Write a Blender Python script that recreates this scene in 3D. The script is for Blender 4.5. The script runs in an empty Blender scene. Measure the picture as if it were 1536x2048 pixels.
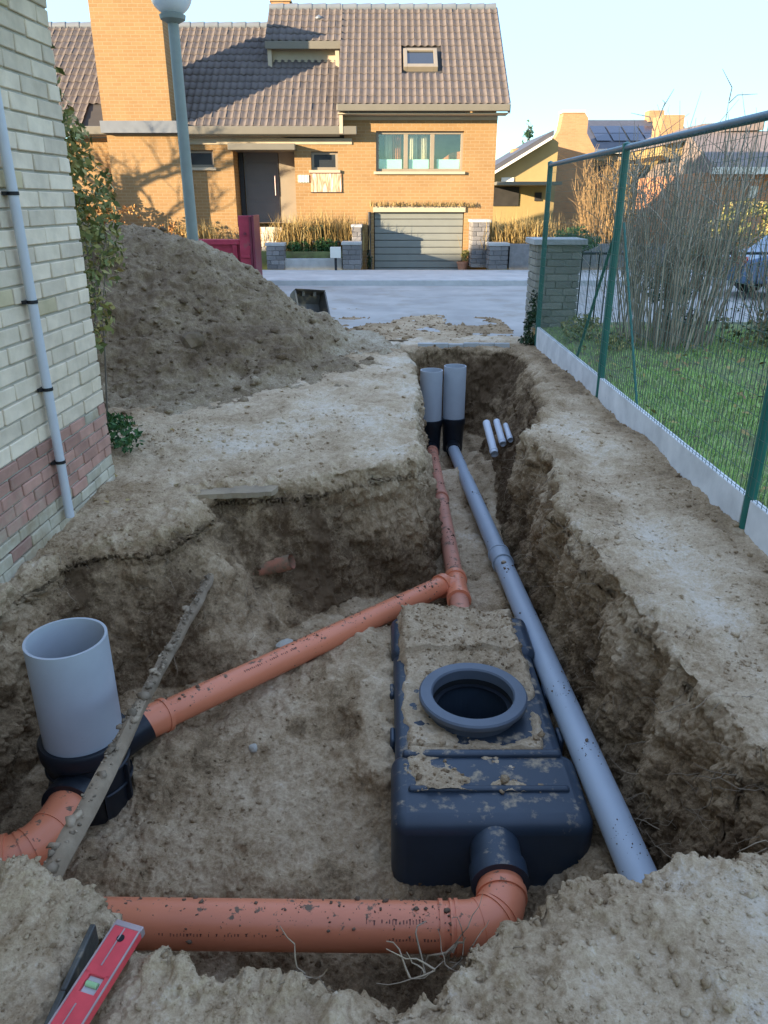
import bpy, bmesh, math, random
import numpy as np
from mathutils import Vector, Matrix, Euler

random.seed(7)
RNG = np.random.default_rng(11)
C = bpy.context.scene.collection
SC = bpy.context.scene
R = math.radians

# ------------------------------------------------------------------ camera
F, PITCH, CH = 1500.0, R(22.4), 1.60
cam = bpy.data.cameras.new('camera')
cam.sensor_fit = 'VERTICAL'; cam.sensor_height = 36.0
cam.lens = F / 2048 * 36.0
cam.clip_start = 0.05; cam.clip_end = 2000
cob = bpy.data.objects.new('camera', cam); C.objects.link(cob)
cob.location = (0, 0, CH); cob.rotation_euler = (R(90) - PITCH, 0, 0)
SC.camera = cob

# ------------------------------------------------------------------ light
SUN_EL = R(11.0)
sdir = Vector((-1.0, -0.63, 0.0)).normalized()          # towards the sun (low, behind the left row of houses)
SUN_AZ = math.atan2(sdir.x, sdir.y)
w = bpy.data.worlds.new("World"); SC.world = w; w.use_nodes = True
nt = w.node_tree; nt.nodes.clear()
sky = nt.nodes.new('ShaderNodeTexSky'); sky.sky_type = 'NISHITA'
sky.sun_disc = False; sky.sun_elevation = SUN_EL; sky.sun_rotation = SUN_AZ
sky.air_density = 1.0; sky.dust_density = 0.0; sky.ozone_density = 4.0
bg = nt.nodes.new('ShaderNodeBackground'); bg.inputs[1].default_value = 0.15
wo = nt.nodes.new('ShaderNodeOutputWorld')
# the whole dome evenly tone-compressed, as the phone did with its sky
sh = nt.nodes.new('ShaderNodeSeparateColor'); sh.mode = 'HSV'; ch_ = nt.nodes.new('ShaderNodeCombineColor'); ch_.mode = 'HSV'
def _pw(sock, p, k):
    a = nt.nodes.new('ShaderNodeMath'); a.operation = 'POWER'; a.inputs[1].default_value = p; nt.links.new(sock, a.inputs[0])
    b = nt.nodes.new('ShaderNodeMath'); b.operation = 'MULTIPLY'; b.inputs[1].default_value = k; nt.links.new(a.outputs[0], b.inputs[0]); return b.outputs[0]
nt.links.new(sky.outputs[0], sh.inputs[0]); nt.links.new(sh.outputs[0], ch_.inputs[0])
nt.links.new(_pw(sh.outputs[1], 0.3, 0.715), ch_.inputs[1]); nt.links.new(_pw(sh.outputs[2], 0.03, 1.66), ch_.inputs[2])
tm = nt.nodes.new('ShaderNodeMix'); tm.data_type = 'RGBA'; tm.blend_type = 'MULTIPLY'; tm.inputs[0].default_value = 1.0; tm.inputs[7].default_value = (1.03, 0.90, 0.81, 1)
nt.links.new(ch_.outputs[0], tm.inputs[6]); nt.links.new(tm.outputs[2], bg.inputs[0]); nt.links.new(bg.outputs[0], wo.inputs[0])
sun = bpy.data.lights.new('sun', 'SUN'); sun.energy = 2.0; sun.angle = R(0.5); sun.color = (1.0, 0.80, 0.56)
sob = bpy.data.objects.new('sun', sun); C.objects.link(sob)
sv = Vector((sdir.x * math.cos(SUN_EL), sdir.y * math.cos(SUN_EL), math.sin(SUN_EL)))
sob.rotation_euler = sv.to_track_quat('Z', 'Y').to_euler(); sob.location = (-20, -10, 12)
SC.view_settings.view_transform = 'Standard'; SC.view_settings.look = 'None'
SC.view_settings.gamma = 1.0; SC.view_settings.use_curve_mapping = False
SC.view_settings.exposure = 3.1
SC.cycles.max_bounces = 8; SC.cycles.diffuse_bounces = 6

# ------------------------------------------------------------------ measuring helper: photo pixel + distance -> metres
SP, CP = math.sin(PITCH), math.cos(PITCH)
def at(u, v, Y):
    a = (1024 - v) / F
    dep = Y / (CP + a * SP)
    return Vector(((u - 768) / F * dep, Y, CH - dep * SP + a * dep * CP))
def atz(u, v, z):
    a = (1024 - v) / F
    dep = (z - CH) / (-SP + a * CP)
    return Vector(((u - 768) / F * dep, dep * (CP + a * SP), z))

# ------------------------------------------------------------------ noise
def _h(i, j, k, s):
    n = (i.astype(np.int64) * 374761393 + j.astype(np.int64) * 668265263 + k.astype(np.int64) * 2147483647 + s * 974634757) & 0xFFFFFFFF
    n = ((n ^ (n >> 13)) * 1274126177) & 0xFFFFFFFF
    n = ((n ^ (n >> 16)) * 2246822519) & 0xFFFFFFFF
    n = n ^ (n >> 15)
    return (n & 0xFFFFFF).astype(np.float64) / 0x7FFFFF - 1.0
def vnoise(p, s=0):
    f = np.floor(p); t = p - f; t = t * t * t * (t * (t * 6 - 15) + 10)
    i, j, k = f[:, 0], f[:, 1], f[:, 2]
    i = i.astype(np.int64); j = j.astype(np.int64); k = k.astype(np.int64)
    x, y, z = t[:, 0], t[:, 1], t[:, 2]
    def L(a, b, q): return a + (b - a) * q
    c00 = L(_h(i, j, k, s), _h(i + 1, j, k, s), x); c10 = L(_h(i, j + 1, k, s), _h(i + 1, j + 1, k, s), x)
    c01 = L(_h(i, j, k + 1, s), _h(i + 1, j, k + 1, s), x); c11 = L(_h(i, j + 1, k + 1, s), _h(i + 1, j + 1, k + 1, s), x)
    return L(L(c00, c10, y), L(c01, c11, y), z)
_A = np.array([[0.0, 0.8, 0.6], [-0.8, 0.36, -0.48], [-0.6, -0.48, 0.64]])
def fbm(p, o=4, s=0, g=0.5):
    r = 0; a = 1.0; p = np.array(p, float)
    for q in range(o):
        r = r + a * vnoise(p, s + q); a *= g; p = (p @ _A) * 2.03 + 3.7
    return r
def n2(x, y, sc, o=3, s=0):
    return fbm(np.stack([x * sc, y * sc, np.full_like(x, 0.37)], 1), o, s)
def smooth(a, b, x):
    t = np.clip((x - a) / (b - a), 0, 1); return t * t * (3 - 2 * t)

# ------------------------------------------------------------------ materials
def _n(nt, t, **kw):
    n = nt.nodes.new(t)
    for k, v in kw.items(): setattr(n, k, v)
    return n
def _mix(nt, fac, a, b, mode='MIX'):
    m = nt.nodes.new('ShaderNodeMix'); m.data_type = 'RGBA'; m.blend_type = mode
    for sock, val in ((m.inputs[0], fac), (m.inputs[6], a), (m.inputs[7], b)):
        if isinstance(val, (int, float)): sock.default_value = val
        elif isinstance(val, tuple): sock.default_value = (*val[:3], 1)
        else: nt.links.new(val, sock)
    return m.outputs[2]
def _noise(nt, vec, scale, detail=4, rough=0.55):
    n = nt.nodes.new('ShaderNodeTexNoise'); n.inputs['Scale'].default_value = scale
    n.inputs['Detail'].default_value = detail; n.inputs['Roughness'].default_value = rough
    if vec is not None: nt.links.new(vec, n.inputs['Vector'])
    return n.outputs[0]
def _ramp(nt, fac, stops):
    r = nt.nodes.new('ShaderNodeValToRGB'); e = r.color_ramp.elements
    while len(e) < len(stops): e.new(0.5)
    for q, (p, c) in zip(e, stops):
        q.position = p; q.color = (*c, 1) if isinstance(c, tuple) else (c, c, c, 1)
    nt.links.new(fac, r.inputs[0]); return r.outputs[0]
def _bump(nt, h, dist, strength, normal=None):
    b = nt.nodes.new('ShaderNodeBump'); b.inputs['Distance'].default_value = dist; b.inputs['Strength'].default_value = strength
    nt.links.new(h, b.inputs['Height'])
    if normal is not None: nt.links.new(normal, b.inputs['Normal'])
    return b.outputs[0]
def base_mat(name):
    m = bpy.data.materials.new(name); m.use_nodes = True; t = m.node_tree
    b = t.nodes['Principled BSDF']; return m, t, b
def mat(name, col, rough=0.6, var=0.15, vscale=4.0, bump=0.0, bscale=60.0, island=0.0, metal=0.0, spec=0.4,
        dirt=None, dirt_scale=6.0, dirt_lo=0.5, dirt_hi=0.62, up_dirt=False, trans=0.0, world=False, stretch=None):
    m, t, b = base_mat(name)
    tc = t.nodes.new('ShaderNodeTexCoord') if not world else t.nodes.new('ShaderNodeNewGeometry')
    vec = tc.outputs['Object'] if not world else tc.outputs['Position']
    if stretch:
        mp = t.nodes.new('ShaderNodeMapping'); mp.inputs['Scale'].default_value = stretch
        t.links.new(vec, mp.inputs[0]); vec = mp.outputs[0]
    n = _noise(t, vec, vscale, 5)
    lo = tuple(c * (1 - var) for c in col); hi = tuple(min(1, c * (1 + var)) for c in col)
    out = _ramp(t, n, [(0.3, lo), (0.7, hi)])
    if island:
        g = t.nodes.new('ShaderNodeNewGeometry')
        oi = t.nodes.new('ShaderNodeObjectInfo')
        ad = t.nodes.new('ShaderNodeMath'); ad.operation = 'ADD'
        t.links.new(g.outputs['Random Per Island'], ad.inputs[0]); t.links.new(oi.outputs['Random'], ad.inputs[1])
        fr = t.nodes.new('ShaderNodeMath'); fr.operation = 'FRACT'; t.links.new(ad.outputs[0], fr.inputs[0])
        k = _ramp(t, fr.outputs[0], [(0.0, 1 - island), (1.0, 1.0)])
        out = _mix(t, 1.0, out, k, 'MULTIPLY')
    rg = None
    if dirt:
        dn = _noise(t, vec, dirt_scale, 8, 0.65)
        if up_dirt:
            g2 = t.nodes.new('ShaderNodeNewGeometry'); sx = t.nodes.new('ShaderNodeSeparateXYZ')
            t.links.new(g2.outputs['Normal'], sx.inputs[0])
            mm = t.nodes.new('ShaderNodeMath'); mm.operation = 'MULTIPLY_ADD'; mm.inputs[1].default_value = 0.16
            t.links.new(sx.outputs[2], mm.inputs[0]); t.links.new(dn, mm.inputs[2]); dn = mm.outputs[0]
        df = _ramp(t, dn, [(dirt_lo, 0.0), (dirt_hi, 1.0)])
        out = _mix(t, df, out, dirt)
        rr = t.nodes.new('ShaderNodeMapRange'); t.links.new(df, rr.inputs[0])
        rr.inputs[3].default_value = rough; rr.inputs[4].default_value = 0.95
        t.links.new(rr.outputs[0], b.inputs['Roughness'])
    t.links.new(out, b.inputs['Base Color'])
    if not dirt: b.inputs['Roughness'].default_value = rough
    b.inputs['Metallic'].default_value = metal
    b.inputs['Specular IOR Level'].default_value = spec
    if bump:
        t.links.new(_bump(t, _noise(t, vec, bscale, 6, 0.6), bump * 0.45, 0.8), b.inputs['Normal'])
    if trans:
        b.inputs['Transmission Weight'].default_value = trans
    return m
def leaf_mat(name, cols, rough=0.6):
    m, t, b = base_mat(name)
    g = t.nodes.new('ShaderNodeNewGeometry')
    st = [(i / max(1, len(cols) - 1), c) for i, c in enumerate(cols)]
    out = _ramp(t, g.outputs['Random Per Island'], st)
    t.links.new(out, b.inputs['Base Color']); b.inputs['Roughness'].default_value = rough
    b.inputs['Specular IOR Level'].default_value = 0.25
    return m
def soil_mat(name, dark, mid, dry, frost, bump=1.0, usedry=True):
    m, t, b = base_mat(name)
    g = t.nodes.new('ShaderNodeNewGeometry'); P = g.outputs['Position']
    n1 = _noise(t, P, 2.2, 6, 0.62); n2_ = _noise(t, P, 13.0, 8, 0.68); n3 = _noise(t, P, 75.0, 6, 0.7)
    mp = t.nodes.new('ShaderNodeMapping'); mp.inputs['Scale'].default_value = (28, 28, 5); t.links.new(P, mp.inputs[0])
    n4 = _noise(t, mp.outputs[0], 1.0, 6, 0.6)
    def add(a, ka, b_, kb, c0=0.0):
        q = t.nodes.new('ShaderNodeMath'); q.operation = 'MULTIPLY_ADD'; q.inputs[1].default_value = ka; q.inputs[2].default_value = c0
        t.links.new(a, q.inputs[0])
        r = t.nodes.new('ShaderNodeMath'); r.operation = 'MULTIPLY_ADD'; r.inputs[1].default_value = kb
        t.links.new(b_, r.inputs[0]); t.links.new(q.outputs[0], r.inputs[2]); return r.outputs[0]
    s = add(n1, 0.9, n2_, 0.7, -0.8)
    s = add(s, 1.0, n3, 0.85, -0.42); s = add(s, 1.0, _noise(t, P, 230.0, 3, 0.6), 0.4, -0.2); s = add(s, 1.0, n4, 0.35, -0.17)
    if usedry:
        at_ = t.nodes.new('ShaderNodeAttribute'); at_.attribute_name = 'dry'
        s = add(s, 1.0, at_.outputs['Fac'], 1.0, 0.0)
    else:
        q = t.nodes.new('ShaderNodeMath'); q.operation = 'ADD'; q.inputs[1].default_value = 0.5; t.links.new(s, q.inputs[0]); s = q.outputs[0]
    col = _ramp(t, s, [(0.0, dark), (0.38, mid), (0.72, dry), (1.0, frost)])
    v = t.nodes.new('ShaderNodeTexVoronoi'); v.inputs['Scale'].default_value = 90.0; t.links.new(P, v.inputs['Vector'])
    sp = _ramp(t, v.outputs['Distance'], [(0.0, 1.0), (0.22, 0.0)])
    n5 = _noise(t, P, 5.0, 3); sp2 = _ramp(t, n5, [(0.56, 0.0), (0.68, 0.45)])
    sm = _mix(t, 1.0, sp, sp2, 'MULTIPLY')
    col = _mix(t, sm, col, frost)
    t.links.new(col, b.inputs['Base Color']); b.inputs['Roughness'].default_value = 0.95
    b.inputs['Specular IOR Level'].default_value = 0.15
    hh = add(n3, 1.3, n2_, 1.6); hh = add(hh, 1.0, _noise(t, P, 260.0, 4, 0.7), 0.35)
    t.links.new(_bump(t, hh, 0.0075 * bump, 1.0), b.inputs['Normal'])
    return m
def brick_mat(name, c1, c2, mortar, bw=0.21, bh=0.075, mort=0.012, axis='XZ'):
    m, t, b = base_mat(name)
    g = t.nodes.new('ShaderNodeNewGeometry'); sx = t.nodes.new('ShaderNodeSeparateXYZ'); t.links.new(g.outputs['Position'], sx.inputs[0])
    cx = t.nodes.new('ShaderNodeCombineXYZ')
    a = {'X': 0, 'Y': 1}[axis[0]]
    t.links.new(sx.outputs[a], cx.inputs[0]); t.links.new(sx.outputs[2], cx.inputs[1])
    br = t.nodes.new('ShaderNodeTexBrick'); br.offset = 0.5
    t.links.new(cx.outputs[0], br.inputs['Vector'])
    br.inputs['Color1'].default_value = (*c1, 1); br.inputs['Color2'].default_value = (*c2, 1); br.inputs['Mortar'].default_value = (*mortar, 1)
    br.inputs['Scale'].default_value = 1.0; br.inputs['Mortar Size'].default_value = mort; br.inputs['Mortar Smooth'].default_value = 0.1
    br.inputs['Brick Width'].default_value = bw; br.inputs['Row Height'].default_value = bh; br.inputs['Bias'].default_value = 0.0
    n = _noise(t, g.outputs['Position'], 1.3, 6)
    col = _mix(t, 0.35, br.outputs['Color'], _ramp(t, n, [(0.3, tuple(c * 0.7 for c in c1)), (0.7, c2)]))
    t.links.new(col, b.inputs['Base Color']); b.inputs['Roughness'].default_value = 0.9; b.inputs['Specular IOR Level'].default_value = 0.2
    iv = t.nodes.new('ShaderNodeMath'); iv.operation = 'SUBTRACT'; iv.inputs[0].default_value = 1.0; t.links.new(br.outputs['Fac'], iv.inputs[1])
    t.links.new(_bump(t, iv.outputs[0], 0.008, 0.7), b.inputs['Normal'])
    return m

DARK, MID, DRY, FROST = (0.120, 0.073, 0.038), (0.355, 0.240, 0.134), (0.565, 0.415, 0.262), (0.68, 0.56, 0.415)
MT = {}
MT['soil'] = soil_mat('soil', DARK, MID, DRY, FROST)
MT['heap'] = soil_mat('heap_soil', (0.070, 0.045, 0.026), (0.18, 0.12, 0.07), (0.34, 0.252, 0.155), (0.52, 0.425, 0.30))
MT['clod'] = mat('clod', (0.36, 0.27, 0.18), 0.95, 0.35, 9, 0.01, 70, island=0.55, spec=0.15, world=True)
MT['heap_clod'] = mat('heap_clod', (0.22, 0.155, 0.095), 0.95, 0.35, 9, 0.01, 70, island=0.55, spec=0.15, world=True)
SOILC = (0.36, 0.28, 0.185)
MT['orange'] = mat('orange_pvc', (0.68, 0.215, 0.105), 0.38, 0.06, 3, dirt=(0.17, 0.115, 0.075), dirt_scale=24, dirt_lo=0.735, dirt_hi=0.775, up_dirt=True, spec=0.45, world=True)
MT['orange_dull'] = mat('orange_pvc_dusty', (0.54, 0.22, 0.135), 0.55, 0.12, 4, dirt=(0.20, 0.14, 0.095), dirt_scale=14, dirt_lo=0.70, dirt_hi=0.82, up_dirt=True, world=True)
MT['grey_pvc'] = mat('grey_pvc', (0.36, 0.40, 0.44), 0.42, 0.05, 3, dirt=(0.20, 0.17, 0.13), dirt_scale=14, dirt_lo=0.72, dirt_hi=0.8, world=True)
MT['riser'] = mat('riser_pvc', (0.40, 0.42, 0.44), 0.5, 0.05, 6, dirt=(0.30, 0.27, 0.22), dirt_scale=9, dirt_lo=0.66, dirt_hi=0.86, world=True)
MT['conduit'] = mat('conduit_pvc', (0.52, 0.53, 0.55), 0.45, 0.04, 5)
MT['black'] = mat('black_plastic', (0.012, 0.015, 0.02), 0.38, 0.2, 5, dirt=(0.13, 0.105, 0.075), dirt_scale=12, dirt_lo=0.66, dirt_hi=0.78, world=True)
MT['tank'] = mat('tank_plastic', (0.030, 0.042, 0.058), 0.40, 0.2, 3, bump=0.002, bscale=30, dirt=SOILC, dirt_scale=15, dirt_lo=0.69, dirt_hi=0.84, up_dirt=True, world=True)
MT['collar'] = mat('collar_plastic', (0.095, 0.112, 0.135), 0.45, 0.1, 5, dirt=(0.22, 0.18, 0.12), dirt_scale=14, dirt_lo=0.70, dirt_hi=0.8, world=True)
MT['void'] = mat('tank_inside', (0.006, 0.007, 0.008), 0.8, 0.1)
MT['rubber'] = mat('rubber', (0.012, 0.012, 0.013), 0.6, 0.1)
MT['wood'] = mat('muddy_wood', (0.24, 0.175, 0.11), 0.9, 0.3, 8, 0.006, 40, dirt=(0.22, 0.155, 0.095), dirt_scale=7, dirt_lo=0.46, dirt_hi=0.6, stretch=(1, 1, 1))
MT['wetwood'] = mat('dark_wet_board', (0.075, 0.072, 0.062), 0.35, 0.5, 9, 0.004, 50, dirt=SOILC, dirt_scale=9, dirt_lo=0.55, dirt_hi=0.65)
MT['red_level'] = mat('red_level', (0.62, 0.06, 0.07), 0.4, 0.12, 20, dirt=(0.35, 0.2, 0.16), dirt_scale=30, dirt_lo=0.62, dirt_hi=0.8)
MT['alu'] = mat('scuffed_alu', (0.42, 0.33, 0.32), 0.4, 0.15, 20, metal=0.5)
MT['vial'] = mat('vial_green', (0.30, 0.48, 0.24), 0.15, 0.05)
MT['white_pl'] = mat('white_plastic', (0.50, 0.47, 0.45), 0.4, 0.05)
MT['mortar'] = mat('mortar', (0.42, 0.385, 0.31), 0.95, 0.15, 6, 0.004, 80)
MT['cream_brick'] = mat('cream_brick', (0.78, 0.645, 0.475), 0.85, 0.12, 9, 0.003, 60, island=0.26, spec=0.2, dirt=(0.52, 0.43, 0.29), dirt_scale=2.2, dirt_lo=0.52, dirt_hi=0.80, world=True)
MT['tan_brick'] = mat('tan_brick', (0.60, 0.49, 0.30), 0.85, 0.12, 7, 0.003, 60, island=0.2, spec=0.2)
MT['red_brick'] = mat('red_brick', (0.47, 0.265, 0.20), 0.9, 0.18, 8, 0.003, 60, island=0.30, spec=0.2, dirt=(0.45, 0.36, 0.26), dirt_scale=2.6, dirt_lo=0.5, dirt_hi=0.72, world=True)
MT['white_brick'] = mat('limewashed_brick', (0.58, 0.51, 0.38), 0.9, 0.2, 8, 0.004, 60, island=0.25, spec=0.2, dirt=(0.36, 0.28, 0.18), dirt_scale=3.0, dirt_lo=0.48, dirt_hi=0.66, world=True)
MT['foundation'] = mat('foundation_render', (0.36, 0.36, 0.31), 0.95, 0.3, 5, 0.01, 25, dirt=(0.2, 0.16, 0.11), dirt_scale=3, dirt_lo=0.5, dirt_hi=0.7)
MT['concrete'] = mat('concrete', (0.68, 0.66, 0.62), 0.9, 0.16, 5, 0.003, 60, dirt=(0.22, 0.19, 0.15), dirt_scale=7, dirt_lo=0.64, dirt_hi=0.80, world=True)
MT['green_metal'] = mat('green_powder_coat', (0.020, 0.135, 0.105), 0.38, 0.1, 6)
MT['rail'] = mat('blue_green_rail', (0.055, 0.12, 0.15), 0.36, 0.1, 6)
MT['wire'] = mat('green_wire', (0.055, 0.115, 0.085), 0.5, 0.1)
MT['house_brick'] = brick_mat('orange_house_brick', (0.295, 0.172, 0.070), (0.335, 0.205, 0.088), (0.365, 0.255, 0.14), 0.24, 0.08, 0.010)
MT['house_brick_y'] = brick_mat('orange_house_brick_side', (0.295, 0.172, 0.070), (0.335, 0.205, 0.088), (0.365, 0.255, 0.14), 0.24, 0.08, 0.010, 'YZ')
MT['cream_tex'] = brick_mat('cream_brick_far', (0.60, 0.56, 0.43), (0.5, 0.46, 0.35), (0.36, 0.34, 0.29), 0.285, 0.085, 0.012)
MT['cream_tex_y'] = brick_mat('cream_brick_side', (0.60, 0.56, 0.43), (0.5, 0.46, 0.35), (0.36, 0.34, 0.29), 0.285, 0.085, 0.012, 'YZ')
MT['tile'] = mat('brown_roof_tile', (0.128, 0.106, 0.094), 0.7, 0.1, 6, island=0.16, spec=0.3, world=True)
MT['roof_under'] = mat('roof_felt', (0.05, 0.045, 0.04), 0.9, 0.1)
MT['fascia'] = mat('olive_fascia', (0.15, 0.135, 0.10), 0.55, 0.05)
MT['frame'] = mat('taupe_frame', (0.25, 0.21, 0.15), 0.5, 0.05)
MT['cream_trim'] = mat('cream_trim', (0.42, 0.35, 0.24), 0.6, 0.06)
MT['door_grey'] = mat('grey_door', (0.11, 0.105, 0.10), 0.5, 0.05)
MT['garage'] = mat('garage_grey_green', (0.19, 0.20, 0.175), 0.5, 0.04)
MT['dark'] = mat('dark_interior', (0.03, 0.028, 0.025), 0.9, 0.3, 2)
MT['room'] = mat('room_wall', (0.55, 0.40, 0.25), 0.9, 0.3, 1.5)
MT['curtain'] = mat('cream_curtain', (0.75, 0.66, 0.46), 0.9, 0.1, 10)
MT['rust'] = mat('rust_cloth', (0.55, 0.19, 0.07), 0.9, 0.15, 10)
MT['teal'] = mat('teal_film', (0.42, 0.66, 0.60), 0.4, 0.05)
MT['flash'] = mat('lead_flashing', (0.15, 0.165, 0.175), 0.5, 0.1)
MT['stone'] = mat('grey_walling_stone', (0.235, 0.225, 0.215), 0.95, 0.2, 9, 0.006, 40, island=0.4, spec=0.2)
MT['coping'] = mat('coping_stone', (0.42, 0.41, 0.38), 0.85, 0.12, 6, 0.003, 50)
MT['pillar_brick'] = mat('olive_pillar_brick', (0.33, 0.31, 0.25), 0.9, 0.15, 9, 0.004, 50, island=0.3, spec=0.2)
MT['step'] = mat('pale_step_stone', (0.56, 0.51, 0.41), 0.8, 0.08, 6)
MT['skip'] = mat('crimson_skip_paint', (0.36, 0.035, 0.06), 0.45, 0.2, 4, dirt=(0.20, 0.10, 0.08), dirt_scale=6, dirt_lo=0.58, dirt_hi=0.75, spec=0.4)
MT['skip_shade'] = mat('shaded_skip_paint', (0.16, 0.025, 0.04), 0.5, 0.2, 4)  # darker copy of the skip paint; the gate side's shade is in the colour
MT['steel'] = mat('worn_steel', (0.13, 0.12, 0.105), 0.45, 0.25, 9, metal=0.4, dirt=SOILC, dirt_scale=8, dirt_lo=0.5, dirt_hi=0.66)
MT['lamp_pole'] = mat('grey_green_pole', (0.215, 0.245, 0.215), 0.5, 0.08, 6)
MT['globe'] = mat('opal_globe', (0.66, 0.70, 0.72), 0.2, 0.03)
MT['globe_dark'] = mat('globe_base', (0.10, 0.12, 0.14), 0.3, 0.05)
MT['black_metal'] = mat('black_railing', (0.02, 0.022, 0.025), 0.5, 0.1)
MT['terracotta'] = mat('terracotta', (0.50, 0.24, 0.14), 0.85, 0.15, 6)
MT['bark'] = mat('bark', (0.16, 0.13, 0.10), 0.95, 0.25, 12, 0.01, 40)
MT['stem'] = mat('grey_stems', (0.56, 0.45, 0.33), 0.9, 0.2, 5, island=0.6, spec=0.2)
MT['tan_twig'] = mat('tan_twigs', (0.42, 0.27, 0.12), 0.9, 0.2, 5, island=0.45, spec=0.2)
MT['root'] = mat('pale_root', (0.36, 0.27, 0.18), 0.9, 0.2, 5, island=0.5, spec=0.2)
MT['dark_roof'] = mat('dark_slate_roof', (0.075, 0.075, 0.085), 0.6, 0.12, 4)
MT['brown_roof'] = mat('brown_roof', (0.20, 0.16, 0.14), 0.75, 0.15, 6)
MT['yellow_wall'] = mat('yellow_render', (0.33, 0.24, 0.10), 0.9, 0.06, 2)
MT['ochre_brick'] = brick_mat('ochre_brick', (0.37, 0.21, 0.10), (0.42, 0.26, 0.13), (0.36, 0.26, 0.15), 0.24, 0.08, 0.010)
MT['red_wall'] = brick_mat('red_orange_brick', (0.50, 0.21, 0.10), (0.58, 0.27, 0.13), (0.45, 0.3, 0.2), 0.24, 0.08, 0.010)
MT['solar'] = mat('solar_panel', (0.018, 0.025, 0.05), 0.2, 0.1)
MT['white_trim'] = mat('white_trim', (0.72, 0.69, 0.6), 0.6, 0.05)
MT['car'] = mat('blue_car_paint', (0.07, 0.12, 0.20), 0.25, 0.05, spec=0.6)
MT['lens'] = mat('red_lamp_lens', (0.4, 0.02, 0.02), 0.2, 0.05)
m, t, b = base_mat('window_glass'); MT['glass'] = m
t.nodes.remove(b); tr_ = t.nodes.new('ShaderNodeBsdfTransparent'); tr_.inputs[0].default_value = (0.92, 0.95, 0.94, 1); gl_ = t.nodes.new('ShaderNodeBsdfGlossy'); gl_.inputs['Roughness'].default_value = 0.03
mx_ = t.nodes.new('ShaderNodeMixShader'); mx_.inputs[0].default_value = 0.10
t.links.new(tr_.outputs[0], mx_.inputs[1]); t.links.new(gl_.outputs[0], mx_.inputs[2]); t.links.new(mx_.outputs[0], t.nodes['Material Output'].inputs[0])
MT['dark_glass'] = mat('dark_glass', (0.03, 0.035, 0.04), 0.05, 0.05, spec=0.8)
MT['grass'] = leaf_mat('grass_blades', [(0.16, 0.28, 0.06), (0.30, 0.50, 0.12), (0.44, 0.60, 0.16), (0.55, 0.57, 0.25)])
MT['drygrass'] = leaf_mat('dry_ornamental_grass', [(0.22, 0.145, 0.05), (0.33, 0.23, 0.085), (0.40, 0.30, 0.13)], 0.8)
MT['leaf_olive'] = leaf_mat('olive_leaves', [(0.08, 0.10, 0.03), (0.18, 0.20, 0.06), (0.32, 0.30, 0.10), (0.42, 0.31, 0.12)])
MT['leaf_green'] = leaf_mat('green_leaves', [(0.02, 0.06, 0.02), (0.045, 0.11, 0.03), (0.08, 0.15, 0.045)])
MT['leaf_ever'] = leaf_mat('evergreen_leaves', [(0.015, 0.04, 0.02), (0.03, 0.075, 0.04), (0.05, 0.10, 0.06)])
MT['leaf_beech'] = leaf_mat('copper_beech_leaves', [(0.24, 0.10, 0.03), (0.36, 0.17, 0.05), (0.45, 0.26, 0.08)])
MT['leaf_fallen'] = leaf_mat('fallen_leaves', [(0.14, 0.08, 0.03), (0.30, 0.17, 0.06), (0.38, 0.28, 0.08), (0.2, 0.12, 0.07)])
MT['leaf_ivy'] = leaf_mat('ivy_leaves', [(0.012, 0.03, 0.012), (0.03, 0.06, 0.025), (0.05, 0.08, 0.03)])
MT['weed'] = leaf_mat('faded_weed_leaves', [(0.05, 0.07, 0.03), (0.12, 0.13, 0.06), (0.22, 0.19, 0.08), (0.2, 0.13, 0.06)])
MT['asphalt'] = mat('worn_road', (0.40, 0.365, 0.32), 0.85, 0.18, 1.2, 0.004, 90, dirt=(0.30, 0.25, 0.19), dirt_scale=1.1, dirt_lo=0.5, dirt_hi=0.75, world=True)
MT['paving'] = mat('pale_paving', (0.52, 0.48, 0.43), 0.9, 0.14, 2.0, 0.003, 60, world=True)
MT['lawn'] = mat('lawn_earth', (0.17, 0.19, 0.07), 0.95, 0.4, 3, 0.02, 30, dirt=(0.12, 0.10, 0.05), dirt_scale=2.0, dirt_lo=0.5, dirt_hi=0.65, world=True)
MT['land'] = mat('land', (0.13, 0.13, 0.085), 0.95, 0.3, 0.2, world=True)
MT['posters'] = None
m, t, b = base_mat('picture_strip')          # a printed picture panel: vertical bands of cream, brown and rust
tc = t.nodes.new('ShaderNodeTexCoord'); mp = t.nodes.new('ShaderNodeMapping'); mp.inputs['Scale'].default_value = (9, 1, 1.3)
t.links.new(tc.outputs['Object'], mp.inputs[0])
pn = _noise(t, mp.outputs[0], 1.0, 2)
t.links.new(_ramp(t, pn, [(0.32, (0.25, 0.10, 0.05)), (0.42, (0.62, 0.45, 0.28)), (0.5, (0.40, 0.16, 0.08)), (0.6, (0.70, 0.58, 0.42)), (0.7, (0.35, 0.2, 0.12))]), b.inputs['Base Color'])
b.inputs['Roughness'].default_value = 0.6; MT['picture'] = m
m, t, b = base_mat('number_plate')           # pale sign with grey bands
tc = t.nodes.new('ShaderNodeTexCoord'); wv = t.nodes.new('ShaderNodeTexWave'); wv.inputs['Scale'].default_value = 4.0
t.links.new(tc.outputs['Object'], wv.inputs['Vector'])
t.links.new(_ramp(t, wv.outputs[0], [(0.3, (0.34, 0.36, 0.30)), (0.6, (0.62, 0.64, 0.55))]), b.inputs['Base Color']); MT['sign'] = m

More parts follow.
